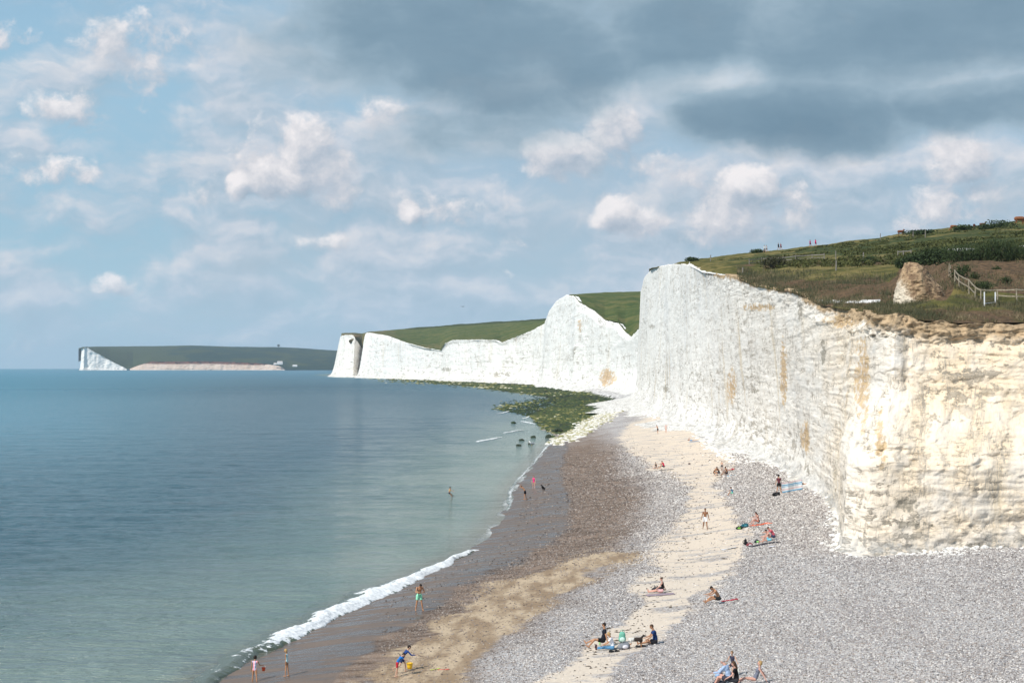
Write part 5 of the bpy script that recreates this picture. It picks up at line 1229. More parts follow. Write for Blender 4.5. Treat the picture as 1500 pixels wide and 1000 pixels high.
cloth(1074, 803, .8, .22, 18, cm((0.02, 0.02, 0.02)), 'black wetsuit glove of cloth dropped right of the pale grey towel' if False else 'black strip of clothing lying right of the pale grey towel', cat='clothing', name='dropped_clothing', seed=14, rag=.3)
cloth(1037, 781.5, .6, .16, 10, cm((0.06, 0.045, 0.03)), 'dark dropped garment on the sand in front of the walking man', cat='clothing', name='dropped_clothing', seed=15, rag=.3)

def bag(px, py, s, col, rz, label, kind='bag', at=None, lying=True, pocket=None):
    p = at if at is not None else on_beach(px, py)
    r = empty('backpack' if kind == 'backpack' else 'bag', p, R(rz), label, kind)
    m = cm(col); b = bmesh.new()
    if lying:
        blob(b, (0, 0, .13*s), (.30*s, .19*s, .14*s)); blob(b, (.14*s, .04*s, .15*s), (.17*s, .16*s, .14*s)); blob(b, (-.17*s, -.03*s, .11*s), (.15*s, .15*s, .12*s))
    else:
        blob(b, (0, 0, .16*s), (.17*s, .13*s, .18*s)); blob(b, (0, 0, .32*s), (.15*s, .11*s, .17*s))
    grow(b, 'bag_body', m, r, .02)
    b = bmesh.new(); c2 = cm(pocket or tuple(min(1, x*1.8+.02) for x in col))
    if lying: blob(b, (0, -.16*s, .12*s), (.15*s, .07*s, .09*s))
    else: blob(b, (0, -.13*s, .15*s), (.12*s, .06*s, .11*s))
    to_object(b, 'pocket', c2, r)
    b = bmesh.new(); hz = .26*s if lying else .48*s
    arc = [(math.cos(t)*.09*s, 0, hz+math.sin(t)*.07*s) for t in np.linspace(-.3, math.pi+.3, 9)]
    for q, w in zip(arc[:-1], arc[1:]): limb(b, q, w, .013, .013, seg=6)
    to_object(b, 'handle', m, r)
    for sx in (-1, 1):
        b = bmesh.new(); ar = [(sx*.08*s, .10*s+math.sin(t)*.10*s, (.10 if lying else .14)*s+(1-math.cos(t))*.11*s) for t in np.linspace(0, math.pi, 8)]
        for q, w in zip(ar[:-1], ar[1:]): limb(b, q, w, .018, .018, seg=6)
        to_object(b, 'strap', m, r)
    return r
bag(1137, 726, 1.35, (0.012, 0.012, 0.014), 10, 'black holdall on the shingle at the feet of the man in the hat')
bag(1091, 772, 1.15, (0.02, 0.10, 0.13), 20, 'dark teal rucksack lying below the woman in the bikini', 'backpack')
bag(1083, 775, .95, (0.025, 0.03, 0.03), -10, 'black bag with green trim at the left of the teal rucksack', pocket=(0.15, 0.35, 0.06))
bag(1092, 798, .95, (0.015, 0.015, 0.018), 80, 'upright black bag at the left end of the dark mat', lying=False)
bag(1098, 800, .85, (0.22, 0.05, 0.06), 15, 'small dark bag with red panels on the dark mat', pocket=(0.6, 0.55, 0.55))
bag(1109, 795, .8, (0.02, 0.03, 0.04), 15, 'dark bag with a lime panel between the pale legs on the mat', pocket=(0.30, 0.65, 0.20))
bag(911.5, 941, 1.15, (0.16, 0.42, 0.32), 0, 'pale green rucksack standing behind the grey bag', 'backpack', lying=False, pocket=(0.50, 0.68, 0.62))
bag(914, 950, 1.1, (0.22, 0.23, 0.25), 20, 'grey bag stuffed with clothes beside the woman in jeans', pocket=(0.68, 0.66, 0.70))
bag(962, 866, 1.05, (0.03, 0.03, 0.035), 10, 'black bag lying against the legs of the woman on the mauve towel')
bag(1052, 1006, 1.0, (0.05, 0.06, 0.08), 10, 'dark bag in front of the blond child at the bottom')
bag(1010, 680, .6, (0.05, 0.03, 0.03), 10, 'tiny dark bag alone on the far sand')

# shoes
def shoe_pair(px, py, label, col):
    p = on_beach(px, py); r = empty('pair_of_shoes', p, R(15), label, 'shoes')
    for k, dx in enumerate((-.09, .09)):
        b = bmesh.new(); blob(b, (dx*1.6, .02, .05), (.15, .055, .05)); blob(b, (dx*1.6-.06, .02, .08), (.06, .05, .05)); grow(b, 'shoe', cm(col), r, .012)
        b = bmesh.new(); blob(b, (dx*1.6, .02, .015), (.16, .06, .018)); to_object(b, 'sole', cm((0.05, 0.05, 0.05)), r)
shoe_pair(900, 954.5, 'black trainers set down beside the woman in jeans', (0.02, 0.02, 0.022))
shoe_pair(939, 947.5, 'dark shoes lying under the stretched leg of the man on the right', (0.03, 0.028, 0.03))

# bucket and spade things
def bucket(p, rz, tilt, label, col, s=1.0):
    r = empty('bucket', p, R(rz), label, 'bucket'); r.rotation_euler = (R(tilt), 0, R(rz))
    m = plain('plastic', col, .35, .5, .03, 5)
    b = bmesh.new()
    prof = [(.085, 0), (.10, .10), (.118, .20), (.128, .205), (.128, .22), (.112, .22), (.095, .10), (.08, .015), (0, .015)]
    n = 24
    vs = [[b.verts.new((q[0]*s*math.cos(a), q[0]*s*math.sin(a), q[1]*s)) for a in np.linspace(0, 2*math.pi, n, endpoint=False)] for q in [(0.0001, 0)]+prof]
    for A_, B_ in zip(vs[:-1], vs[1:]):
        for i in range(n): b.faces.new((A_[i], A_[(i+1) % n], B_[(i+1) % n], B_[i]))
    to_object(b, 'pail', m, r)
    b = bmesh.new(); arc = [(math.cos(t)*.125*s, 0, .21*s+math.sin(t)*.12*s) for t in np.linspace(0, math.pi, 11)]
    for q, w in zip(arc[:-1], arc[1:]): limb(b, q, w, .006, .006, seg=6)
    to_object(b, 'handle', plain('plastic', (0.8, 0.8, 0.78), .4, .5, .03, 5), r)
    return r
def hand_world(root, J, sc, i):
    q = J['wr%d' % i]+J['hd%d' % i]*.09
    a = root.rotation_euler.z
    return Vector((root.location.x+sc*(q.x*math.cos(a)-q.y*math.sin(a)), root.location.y+sc*(q.x*math.sin(a)+q.y*math.cos(a)), root.location.z+sc*q.z))
h0 = hand_world(boy_root, boy_J, boy_s, 1); h1 = hand_world(boy_root, boy_J, boy_s, 0); hm = (h0+h1)/2
bucket(Vector((hm.x+.03, hm.y-.02, hm.z-.37)), 0, 0, 'yellow bucket held out by the boy in red shorts', (0.85, 0.52, 0.02), 1.25)
h0 = hand_world(girl_root, girl_J, girl_s, 1)
bucket(Vector((h0.x+.02, h0.y, h0.z-.28)), 0, 0, 'small red orange bucket in the hand of the girl in stripes', (0.75, 0.10, 0.03), .8)
def sand_toy(px, py, label, col, rz):
    p = on_beach(px, py); r = empty('toy_spade', (p.x, p.y, p.z+.02), R(rz), label, 'spade')
    m = plain('plastic', col, .4, .5, .03, 5)
    b = bmesh.new(); limb(b, (-.25, 0, .02), (.08, 0, .03), .014, .014); limb(b, (-.26, -.06, .02), (-.26, .06, .02), .014, .014); to_object(b, 'shaft', m, r)
    b = bmesh.new(); blob(b, (.17, 0, .03), (.12, .07, .018)); to_object(b, 'blade', m, r)
sand_toy(650, 981, 'red toy spade lying on the tan sand', (0.72, 0.12, 0.08), 10)
sand_toy(638, 980, 'yellow green toy spade lying left of the red one', (0.55, 0.62, 0.10), 40)
def bottle(px, py, label):
    p = on_beach(px, py); r = empty('drink_bottle', p, 0, label, 'bottle')
    b = bmesh.new(); limb(b, (0, 0, .05), (0, 0, .2), .05, .048); limb(b, (0, 0, .22), (0, 0, .27), .03, .018); grow(b, 'bottle_body', plain('plastic', (0.35, 0.62, 0.25), .3, .5, .03, 5), r, .01)
    b = bmesh.new(); limb(b, (0, 0, .28), (0, 0, .31), .022, .022, ends=False); to_object(b, 'cap', plain('plastic', (0.10, 0.40, 0.55), .3, .5, .03, 5), r)
bottle(878.5, 944, 'green bottle with a blue cap behind the man in the black polo')

# windbreak
def windbreak():
    a = on_beach(1146, 722.5); c = on_beach(1175.5, 717)
    r = empty('windbreak', a, 0, 'low pale blue and white windbreak with thin pink stripes propped on poles', 'windbreak')
    d = c-a; n = 40; hgt = 1.02; lean = Vector((.0, .60, 0))
    m, t, b = mat('windbreak_cloth'); tcu = t.sep(t.new('ShaderNodeTexCoord').outputs['Object'])
    f = t.m('FRACT', t.m('MULTIPLY', t.attr('vv'), 1.5))
    cc_ = t.ramp(f, [(0, (0.16, 0.42, 0.66)), (.17, (0.80, 0.82, 0.84)), (.40, (0.72, 0.18, 0.24)), (.46, (0.80, 0.82, 0.84)), (.62, (0.80, 0.82, 0.84)), (.80, (0.25, 0.50, 0.70)), (.92, (0.80, 0.82, 0.84))], 'CONSTANT')
    t.put(b.inputs['Base Color'], cc_); b.inputs['Roughness'].default_value = .85
    V_, at_ = [], []
    for side in (0, .012):
        for i in range(n+1):
            u = i/n; sag = .05*math.sin(u*3*math.pi)**2
            for j in range(9):
                w = j/8; q = d*u+Vector((0, 0, .06+(hgt-.08)*w*(1-.0))) + lean*w*(.75+.25*math.cos(u*9))+Vector((0, sag*math.sin(w*3.1)*2+side, -sag*.6*w))
                V_.append(q[:]); at_.append(w)
    f1 = grid_faces(n+1, 9); N1 = (n+1)*9
    link_mesh('fabric', V_, np.concatenate([f1, f1[:, ::-1]+N1]), m, parent=r, attrs={'vv': at_})
    pm = plain('pole_wood', (0.16, 0.17, 0.24), .6, .3, .1, 5)
    for u in (0, .33, .66, 1.0):
        b = bmesh.new(); q = d*u+lean*(.0); limb(b, q+Vector((0, -.03, -.1)), q+lean*(.75+.25*math.cos(u*9))*1.05+Vector((0, -.03, hgt*1.04)), .017, .015, seg=8); to_object(b, 'pole', pm, r)
windbreak()

# ------------------------------------------------------------------ animals
def quadruped(name, p, rz, L, H, coat, label, cat, head=.0, horns=False, tail=True, group=None, patches=None, sit=False, graze=False, mtl=None):
    """nose towards +X; L body length, H shoulder height"""
    r = empty(name, p, R(rz), label, cat, group)
    m = mtl or plain('coat', coat, .8, .2, .2, 4)
    b = bmesh.new(); k = H
    lg = k*.52
    if sit:
        sh = Vector((L*.32, 0, k*.62)); rp = Vector((-L*.12, 0, k*.25))
    else:
        sh = Vector((L*.36, 0, k*.76)); rp = Vector((-L*.38, 0, k*.76))
    q_ = 1.28 if cat == 'cow' else 1.0
    limb(b, sh, sh.lerp(rp, .5), k*.20*q_, k*.20*q_, seg=12); limb(b, sh.lerp(rp, .5), rp, k*.20*q_, k*.175*q_, seg=12)
    blob(b, sh+Vector((.02*k, 0, -.08*k)), (k*.19, k*.17, k*.24)); blob(b, rp, (k*.19, k*.165, k*.20))
    hd = sh+(Vector((L*.30, 0, -k*.42)) if graze else Vector((L*.20, 0, k*.34)))
    limb(b, sh+Vector((0, 0, k*.06)), hd, k*.13, k*.085)
    mz = hd+(Vector((k*.14, 0, -k*.17)) if graze else Vector((k*.24, 0, -k*.05)))
    blob(b, hd, (k*.105, k*.09, k*.10)); limb(b, hd, mz, k*.08, k*.052)
    for sy in (-1, 1):
        yy = sy*k*.11
        a = sh+Vector((.02*k, yy, -.12*k)); kn = Vector((a.x+.02*k, yy, k*.30)); ft = Vector((a.x+.0*k, yy, .03*k))
        limb(b, a, kn, k*.075, k*.045); limb(b, kn, ft, k*.042, k*.032); blob(b, ft+Vector((.02*k, 0, 0)), (k*.05, k*.038, k*.03))
        if sit:
            a = rp+Vector((0, yy*1.2, 0)); kn = a+Vector((k*.22, sy*.03*k, -.02*k)); hk = Vector((rp.x-.05*k, yy*1.3, .06*k)); ft = Vector((rp.x+.2*k, yy*1.3, .03*k))
        else:
            a = rp+Vector((.02*k, yy, -.06*k)); kn = a+Vector((k*.06, 0, -.26*k)); hk = Vector((a.x-.09*k, yy, k*.27)); ft = Vector((a.x-.04*k, yy, .03*k))
        limb(b, a, kn, k*.11, k*.068); limb(b, kn, hk, k*.062, k*.036); limb(b, hk, ft, k*.036, k*.032); blob(b, ft+Vector((.03*k, 0, 0)), (k*.05, k*.038, k*.03))
    if tail:
        t0 = rp+Vector((-k*.16, 0, k*.08)); t1 = t0+(Vector((-.06*k, 0, -.5*k)) if cat == 'cow' else Vector((-.22*k, 0, .12*k)))
        limb(b, t0, t1, k*.03, k*.018)
    grow(b, 'body', m, r, max(.012, k*.03))
    for sy in (-1, 1):
        e = bmesh.new(); blob(e, hd+Vector((-.02*k, sy*k*.10, k*.05)), (.035*k, .065*k, .03*k) if cat == 'cow' else (.035*k, .02*k, .07*k)); to_object(e, 'ear', m, r)
        if horns: e = bmesh.new(); limb(e, hd+Vector((0, sy*k*.06, k*.08)), hd+Vector((.03*k, sy*k*.16, k*.16)), k*.018, k*.006); to_object(e, 'horn', plain('horn', (0.5, 0.45, 0.35)), r)
    return r
mdog, t, b = mat('tricolour_coat')
tcn = t.new('ShaderNodeTexCoord').outputs['Object']; x_, y_, z_ = t.sep(tcn)
n_ = t.noise(tcn, 5, 3)
cdog = t.mix(t.ss(t.m('ADD', x_, t.m('MULTIPLY', n_, .3)), .02, .10), (0.62, 0.60, 0.56), (0.035, 0.022, 0.016))
cdog = t.mix(t.ss(t.m('SUBTRACT', z_, t.m('MULTIPLY', n_, .2)), .16, .10), cdog, (0.42, 0.20, 0.09))
t.put(b.inputs['Base Color'], cdog); b.inputs['Roughness'].default_value = .85
quadruped('dog', on_beach(931, 948), 12, .72, .52, (0.05, 0.03, 0.02), 'black, white and tan dog standing between the two men of the big group', 'dog', mtl=mdog)
quadruped('dog', on_beach(796.5, 717), 200, .55, .62, (0.010, 0.009, 0.009), 'small black dog sitting on the dark wet shingle behind the woman in pink', 'dog', sit=True)
for px, py, H, rz, c, lb, gz in ((1320, 343.5, 1.5, 10, (0.16, 0.06, 0.035), 'dark red cow furthest left on the crest of the hill', False), (1398, 336.5, 1.45, 170, (0.22, 0.085, 0.035), 'ginger cow grazing on the crest between the darker ones', True), (1420, 334.5, 1.3, 75, (0.03, 0.025, 0.022), 'nearly black cow on the crest left of the two dark red ones', True),
                               (1428, 334, 1.3, 250, (0.09, 0.035, 0.025), 'dark brown cow just right of the black one on the crest', True), (1440, 333, 1.4, 15, (0.18, 0.055, 0.04), 'dark red cow on the crest before the bushes', False), (1494, 328, 2.2, 5, (0.22, 0.085, 0.035), 'large chestnut cow at the far right of the crest', True)):
    q = HILL.hit(px, py+2.5)
    quadruped('cow', Vector((q.x, q.y, q.z+.1)), rz, H*1.02, H, c, lb, 'cow', horns=True, graze=gz, group='cattle grazing along the hill crest')

# birds
def bird(p, rz, span, label, flying):
    r = empty('gull', p, R(rz), label, 'bird')
    wm = plain('feather', (0.75, 0.75, 0.75) if not flying else (0.06, 0.06, 0.07), .8, .2, .05, 5); gm = plain('feather', (0.22, 0.24, 0.27) if not flying else (0.04, 0.04, 0.045), .8, .2, .05, 5)
    z0 = 0 if flying else .22
    b = bmesh.new(); blob(b, (0, 0, z0), (.20, .085, .085)); limb(b, (.12, 0, z0+.03), (.21, 0, z0+(.04 if flying else .16)), .06, .045); blob(b, (.22, 0, z0+(.05 if flying else .18)), (.055, .045, .045)); limb(b, (-.15, 0, z0), (-.30, 0, z0), .05, .02)
    grow(b, 'body', wm, r, .012)
    b = bmesh.new(); limb(b, (.26, 0, z0+(.05 if flying else .18)), (.33, 0, z0+(.04 if flying else .165)), .014, .006); to_object(b, 'beak', plain('beak', (0.6, 0.35, 0.05)), r)
    for sy in (-1, 1):
        b = bmesh.new()
        if flying:
            for A_, B_, r1, r2 in (((.02, .05*sy, 0), (.06, .32*sy, .14), .09, .07), ((.06, .32*sy, .14), (-.06, span/2*sy, .07), .07, .02)):
                limb(b, A_, B_, r1, r2)
            for v in b.verts: v.co.z = v.co.z*.45+ .02
        else: blob(b, (-.05, .075*sy, z0+.02), (.24, .03, .07))
        to_object(b, 'wing', gm, r)
        if not flying: b = bmesh.new(); limb(b, (0, .03*sy, 0), (0, .03*sy, z0-.05), .01, .01, seg=6); to_object(b, 'leg', plain('beak', (0.6, 0.35, 0.05)), r)
    return r
q = on_beach(779, 653); bird(Vector((q.x, q.y, .02)), 170, 1.3, 'white gull standing on a rock just off the reef', False).scale = (2.2,)*3
bird(at_depth(678, 449, 420), 60, 1.4, 'dark gull flying over the sea against the low clouds', True)

# ------------------------------------------------------------------ fences and posts
wood = plain('old_wood', (0.30, 0.255, 0.19), .9, .15, .25, 6)
grey_wood = plain('grey_wood', (0.22, 0.20, 0.175), .9, .15, .25, 6)
def beam(b, a, c, w, h, seed=0):
    a, c = Vector(a), Vector(c); d = c-a; q = d.to_track_quat('Z', 'Y').to_matrix().to_4x4()
    bmesh.ops.create_cube(b, size=1.0, matrix=Matrix.Translation((a+c)/2) @ q @ Matrix.Diagonal((w, h, d.length, 1)))
def post_rail(posts, label, rails=((1.0, .10), (.5, .08)), wood_=wood, pw=.12, name='post_and_rail_fence', skip=(), group=None):
    """posts: (px, py_base, height m)"""
    B_ = [HILL.hit(a, b_) for a, b_, _ in posts]
    r = empty(name, B_[0], 0, label, 'fence', group); o = B_[0]
    rng = random.Random(len(posts))
    T_ = []
    for q, (_, _, h) in zip(B_, posts):
        b = bmesh.new(); top = q-o+Vector((rng.uniform(-.05, .05), rng.uniform(-.04, .04), h)); limb(b, q-o-Vector((0, 0, .4)), top, pw*.55, pw*.42, ends=False, seg=7); to_object(b, 'post', wood_, r, False); T_.append((q-o, top))
    for i in range(len(posts)-1):
        for fr, w in rails:
            if (i, fr) in skip: continue
            b = bmesh.new(); a = T_[i][0].lerp(T_[i][1], fr*.93); c = T_[i+1][0].lerp(T_[i+1][1], fr*.93); e = (c-a).normalized()*.12
            mid_ = (a+c)/2+Vector((0, 0, -.03)); beam(b, a-e, mid_, .05, w); beam(b, mid_, c+e, .05, w); to_object(b, 'rail', wood_, r, False)
    return r
post_rail([(1399.5, 411, .95), (1405.5, 419, 1.0), (1420, 429, 1.15), (1428.5, 437, .95), (1437, 439, .85), (1461.5, 439, .85), (1490, 442, 1.05), (1516, 442, 1.0)], 'pale post and rail fence running down and along the brown bank on the right', rails=((1.0, .10), (.45, .09)), skip=((4, .45), (3, .45)))
post_rail([(1390.5, 403, 1.1), (1393.5, 406, 1.1)], 'two thin leaning stakes at the top of the pale fence', rails=(), name='stakes', pw=.09) 
post_rail([(1098, 389.5, 1.3), (1116, 387, 1.2), (1130, 386.5, 1.3), (1148, 384.8, 1.1), (1166, 384, 1.3), (1190, 382, 1.2), (1208, 381, 1.2), (1225, 380, 1.5)], 'long weathered grey rail fence across the middle of the hillside', rails=((.9, .15), (.45, .12)), wood_=grey_wood, pw=.16, skip=((6, .45), (6, .9)))
post_rail([(1316, 376, 1.0), (1324, 375.6, 1.0), (1335, 375, 1.0)], 'short pale rail fence beside the dark bushes', rails=((.9, .16),), wood_=grey_wood, pw=.2)
for px, py, h, lb in ((1088, 402, 1.3, 'grey stump post nearest the cliff edge'), (1225, 399, 1.9, 'stout grey post standing alone in the green lawn'), (1265, 384, 1.8, 'weathered post at the right end of the scrub'), (1290, 353, 2.2, 'pale thin post high on the hillside, leftmost of three'), (1338, 349.5, 2.0, 'pale thin post high on the hillside, middle of three'), (1356, 348.5, 2.2, 'pale thin post high on the hillside, rightmost of three'), (1041, 384.5, 2.0, 'small post near the peak of the near cliff')):
    q = HILL.hit(px, py); r = empty('fence_post', q, 0, lb, 'post', 'single posts on the hillside')
    b = bmesh.new(); limb(b, (0, 0, -.4), (.05, 0, h*.85), .11, .09, ends=False, seg=7); to_object(b, 'post_shaft', grey_wood, r, False)
    b = bmesh.new(); blob(b, (.05, 0, h*.85), (.1, .1, .06)); to_object(b, 'post_cap', grey_wood, r, False)
# dead leaning branch with a pale plank
q = HILL.hit(1378, 386); r = empty('dead_branch', q, 0, 'bare leaning branch with a short pale plank beside the dark hedge', 'branch')
b = bmesh.new(); limb(b, (0, 0, -.2), (.25, 0, .8), .05, .04); limb(b, (.25, 0, .8), (.15, 0, 1.3), .035, .02); limb(b, (.25, 0, .8), (.42, 0, 1.5), .03, .012); limb(b, (.1, 0, .3), (-.3, .1, .7), .03, .012); to_object(b, 'branch', wood, r)
b = bmesh.new(); beam(b, (-.1, -.05, .18), (.75, -.05, .16), .03, .10); to_object(b, 'plank', grey_wood, r, False)
# white frame on the turf
def white_frame():
    a = HILL.hit(1442.3, 449); c = HILL.hit(1458.3, 444.5); o = a; r = empty('white_frame', o, 0, 'white painted timber frame of two uprights and a low bar standing in the grass', 'frame')
    wm = plain('white_paint', (0.78, 0.78, 0.80), .6, .3, .05, 5)
    h1 = zat(427.5, a.y)-a.z; h2 = zat(427.8, c.y)-c.z
    b = bmesh.new(); beam(b, (0, 0, -.15), (0, 0, h1), .075, .075); to_object(b, 'upright', wm, r, False)
    b = bmesh.new(); beam(b, (c-o)+Vector((0, 0, -.1)), (c-o)+Vector((0, 0, h2)), .075, .075); to_object(b, 'upright', wm, r, False)
    z = .22; b = bmesh.new(); beam(b, Vector((.04, -.045, z)), (c-o)*.93+Vector((0, -.045, z-.12)), .05, .03); to_object(b, 'bar', wm, r, False)
white_frame()

# ------------------------------------------------------------------ shrubs, hedge, tussocks
leaf_mats = {}
def leaf_mat(key, a, c_):
    if key in leaf_mats: return leaf_mats[key]
    m, t, b = mat('foliage'); c = t.mix(t.attr('tone'), a, c_)
    t.put(b.inputs['Base Color'], c); b.inputs['Roughness'].default_value = .75; b.inputs['Specular IOR Level'].default_value = .2
    leaf_mats[key] = m; return m
def leaves(rng, n, ctr, rad, ls, upright=0.0):
    """small leaf quads spread through an ellipsoid with clumps"""
    d = rng.normal(0, 1, (n, 3)); d /= np.linalg.norm(d, axis=1)[:, None]
    rr = rng.random(n)**.45
    q = d*rr[:, None]
    lump = fbm(q[:, 0]*2.1+ctr[0], q[:, 1]*2.1+ctr[1], q[:, 2]*2.1, 3, 77)
    q = q*(1+.45*lump[:, None]); q[:, 2] = np.maximum(q[:, 2], -.75)
    c = q*np.array(rad)+np.array(ctr)
    u = rng.normal(0, 1, (n, 3)); u[:, 2] = u[:, 2]*(1-upright)+upright*2.5; u /= np.linalg.norm(u, axis=1)[:, None]
    v = np.cross(u, rng.normal(0, 1, (n, 3))); v /= np.linalg.norm(v, axis=1)[:, None]
    L = ls*rng.uniform(.6, 1.4, n)[:, None]; Wd = L*(.42 if upright < .5 else .16)
    V_ = np.stack([c-u*L*.5, c+v*Wd*.5, c+u*L*.5, c-v*Wd*.5], 1).reshape(-1, 3)
    t = np.clip(.5+.5*lump+rng.normal(0, .2, n), 0, 1)
    return V_, np.arange(4*n).reshape(-1, 4), np.repeat(t, 4)
def shrub(px, py, rx, rz_, label, cols=((0.018, 0.032, 0.012), (0.055, 0.080, 0.026)), n=700, ls=.22, upright=0.0, group=None, depth=None, name='shrub', sink=.35, land=None):
    q = (land or HILL).hit(px, py); rng = np.random.default_rng(int(px*7+py))
    r = empty(name, q, 0, label, 'shrub', group)
    V_, f, t = leaves(rng, n, (0, 0, rz_*(1-sink)), (rx, depth or rx*.8, rz_), ls, upright)
    link_mesh('foliage', V_, f, leaf_mat(str(cols), *cols), parent=r, smooth=False, attrs={'tone': t})
    b = bmesh.new()
    for k in range(4): a = k*1.57+.4; limb(b, (0, 0, -.2), (math.cos(a)*rx*.5, math.sin(a)*rx*.4, rz_*.9), .06, .02, seg=6)
    to_object(b, 'stem', plain('bark', (0.07, 0.05, 0.035)), r)
    return r
hedge_lab = ['leftmost low rounded', 'second from the left, low', 'third from the left, spreading', 'fourth from the left, dense', 'fifth from the left, under the dead branch', 'sixth from the left, feathery', 'seventh from the left, feathery', 'eighth from the left, tallest feathery', 'ninth from the left, feathery', 'tenth from the left, broad', 'eleventh from the left, broad', 'rightmost in the frame']
for i, (px, py, rx, rz_) in enumerate([(1322, 391, 1.1, .9), (1338, 388, 1.6, 1.1), (1352, 387, 1.7, 1.3), (1366, 386.5, 1.6, 1.5), (1384, 386, 1.6, 1.4), (1400, 385, 1.6, 1.4), (1416, 384.5, 1.5, 1.45), (1432, 384, 1.6, 1.6), (1449, 384, 1.6, 1.85), (1464, 384, 1.6, 2.0), (1480, 383.5, 1.7, 1.75), (1497, 383, 1.9, 1.7)]):
    shrub(px, py, rx, rz_*.8, 'dark green hedge bush above the brown bank, '+hedge_lab[i], n=1700, ls=.30, upright=.6 if i > 4 else .2, cols=((0.020, 0.034, 0.015), (0.060, 0.085, 0.030)), group='dark hedge above the brown bank')
shrub(1135, 392, 2.6, 1.3, 'wide rounded dark bush in front of the grey rail fence', n=1600, ls=.32, cols=((0.030, 0.032, 0.018), (0.075, 0.070, 0.032)))
shrub(1274, 386.5, 1.3, .8, 'dark bush beside the weathered post', n=700, ls=.28)
shrub(1014, 383, 2.2, .7, 'small dark bush on the skyline at the cliff peak', n=600, ls=.5)
shrub(1110, 371, 2.2, .7, 'dark bush on the skyline left of the walkers', n=600, ls=.5)
shrub(1416, 400, .45, .5, 'small dark bush high on the brown bank, left one', n=400, ls=.14); shrub(1460, 398, .5, .35, 'small dark bush high on the brown bank, right one', n=400, ls=.14)
shrub(1405, 407, .9, .7, 'dark bush at the top of the pale fence', n=700, ls=.18); shrub(1440, 424, 1.1, .45, 'long low bush behind the pale fence', n=800, ls=.16)
shrub(1428, 409, .5, .4, 'scraggy bush in the middle of the brown bank', n=400, ls=.14); shrub(1474, 414, .6, .35, 'dark tuft in the right part of the brown bank', n=400, ls=.14)
for i, (px, py, rx, h, lb) in enumerate([(1345, 344, 4, .8, 'leftmost'), (1357, 343, 3, .7, 'second'), (1450, 336, 3.5, .8, 'left of the large one'), (1466, 335, 5.0, 1.3, 'largest, rounded'), (1412, 338, 3, .9, 'small middle')]):
    shrub(px, py, rx, h, 'dark gorse bush on the hill crest, '+lb, n=800, ls=.55, group='gorse bushes on the hill crest')
# gorse and bracken mass over the upper slope: uncountable
def scrub():
    rng = np.random.default_rng(31); VV, FF, TT = [], [], []; off = 0
    def add(poly, n, s, jit, hgt):
        nonlocal off
        pts, _ = scatter_px(poly, n*3, int(poly[0][0]), 0); c = 0
        for px, py in pts:
            if c >= n: break
            if px > 1540: continue
            q = HILL.hit(px, py)
            if fbm(np.array([q.x/18]), np.array([q.y/26]), 0, 3, 66)[0] < jit: continue
            c += 1
            k = s*rng.uniform(.6, 1.5)
            V_, f, t = leaves(rng, 46, (q.x, q.y, q.z+hgt*k*.4), (k, k*.8, hgt*k), .42*k**.5)
            VV.append(V_); FF.append(f+off); TT.append(t); off += len(V_)
    add([(1040, 384), (1120, 374), (1250, 354), (1500, 330), (1540, 327), (1540, 372), (1330, 380), (1230, 374), (1120, 383)], 800, .95, .06, .25)
    add([(1100, 389), (1230, 380), (1320, 378), (1320, 387), (1250, 391), (1130, 392)], 130, .8, -.3, .6)
    link_mesh('scrub', np.concatenate(VV), np.concatenate(FF), leaf_mat('scrub', (0.042, 0.052, 0.016), (0.105, 0.108, 0.034)), smooth=False, attrs={'tone': np.concatenate(TT)}, kind='stuff', label='dark green scrub spread over the upper slope')
scrub()
def grass():
    rng = np.random.default_rng(33); n0 = 60000
    px = rng.uniform(1080, 1530, n0); py = rng.uniform(392, 474, n0)
    cols = [np.interp(px, HILL.px, HILL.D[:, i]) for i in range(HILL.D.shape[1])]; zs = [np.interp(px, HILL.px, HILL.Zc[:, i]) for i in range(HILL.D.shape[1])]
    u = rng.random(n0)*4.2; i0 = u.astype(int); fr = u-i0
    Dm = np.array(cols); Zm = np.array(zs); ar = np.arange(n0)
    D = Dm[i0, ar]*(1-fr)+Dm[i0+1, ar]*fr; Z = Zm[i0, ar]*(1-fr)+Zm[i0+1, ar]*fr
    X = (px-750)/F*D; qx, qy = proj(X, D, Z)
    bank = in_poly(qx, qy, B_BANK); lawn = in_poly(qx, qy, G_LAWN)
    keep = (~bank | (rng.random(n0) < .35)) & (~lawn | (rng.random(n0) < .3)) & (fbm(X/2.5, D/4, 0, 3, 44) > -.25)
    X, D, Z, bank = X[keep], D[keep], Z[keep], bank[keep]; n = len(X)
    h = rng.uniform(.14, .48, n)*np.clip(D/130, 1, 1.5); a = rng.random(n)*6.28; w = .022*D/110
    lx, ly = rng.normal(0, .12, n), rng.normal(0, .12, n)
    bx, by = np.cos(a)*w, np.sin(a)*w; Z = Z-.10
    V_ = np.stack([np.stack([X-bx, D-by, Z], -1), np.stack([X+bx, D+by, Z], -1), np.stack([X+lx, D+ly, Z+h], -1)], 1).reshape(-1, 3)
    t = np.clip(rng.random(n)*.7+.5*fbm(X/3, D/5, 0, 3, 45), 0, 1)
    m, tt, b = mat('grass_blades'); c = tt.ramp(tt.attr('tone'), [(0, (0.040, 0.048, 0.018)), (.4, (0.085, 0.082, 0.034)), (.7, (0.16, 0.12, 0.062)), (1, (0.34, 0.26, 0.16))])
    tt.put(b.inputs['Base Color'], c); b.inputs['Roughness'].default_value = .8
    link_mesh('grass', V_, np.arange(3*n).reshape(-1, 3), m, smooth=False, attrs={'tone': np.repeat(t, 3)}, kind='stuff', label='dry brown and green grass tussocks on the cliff top')
grass()

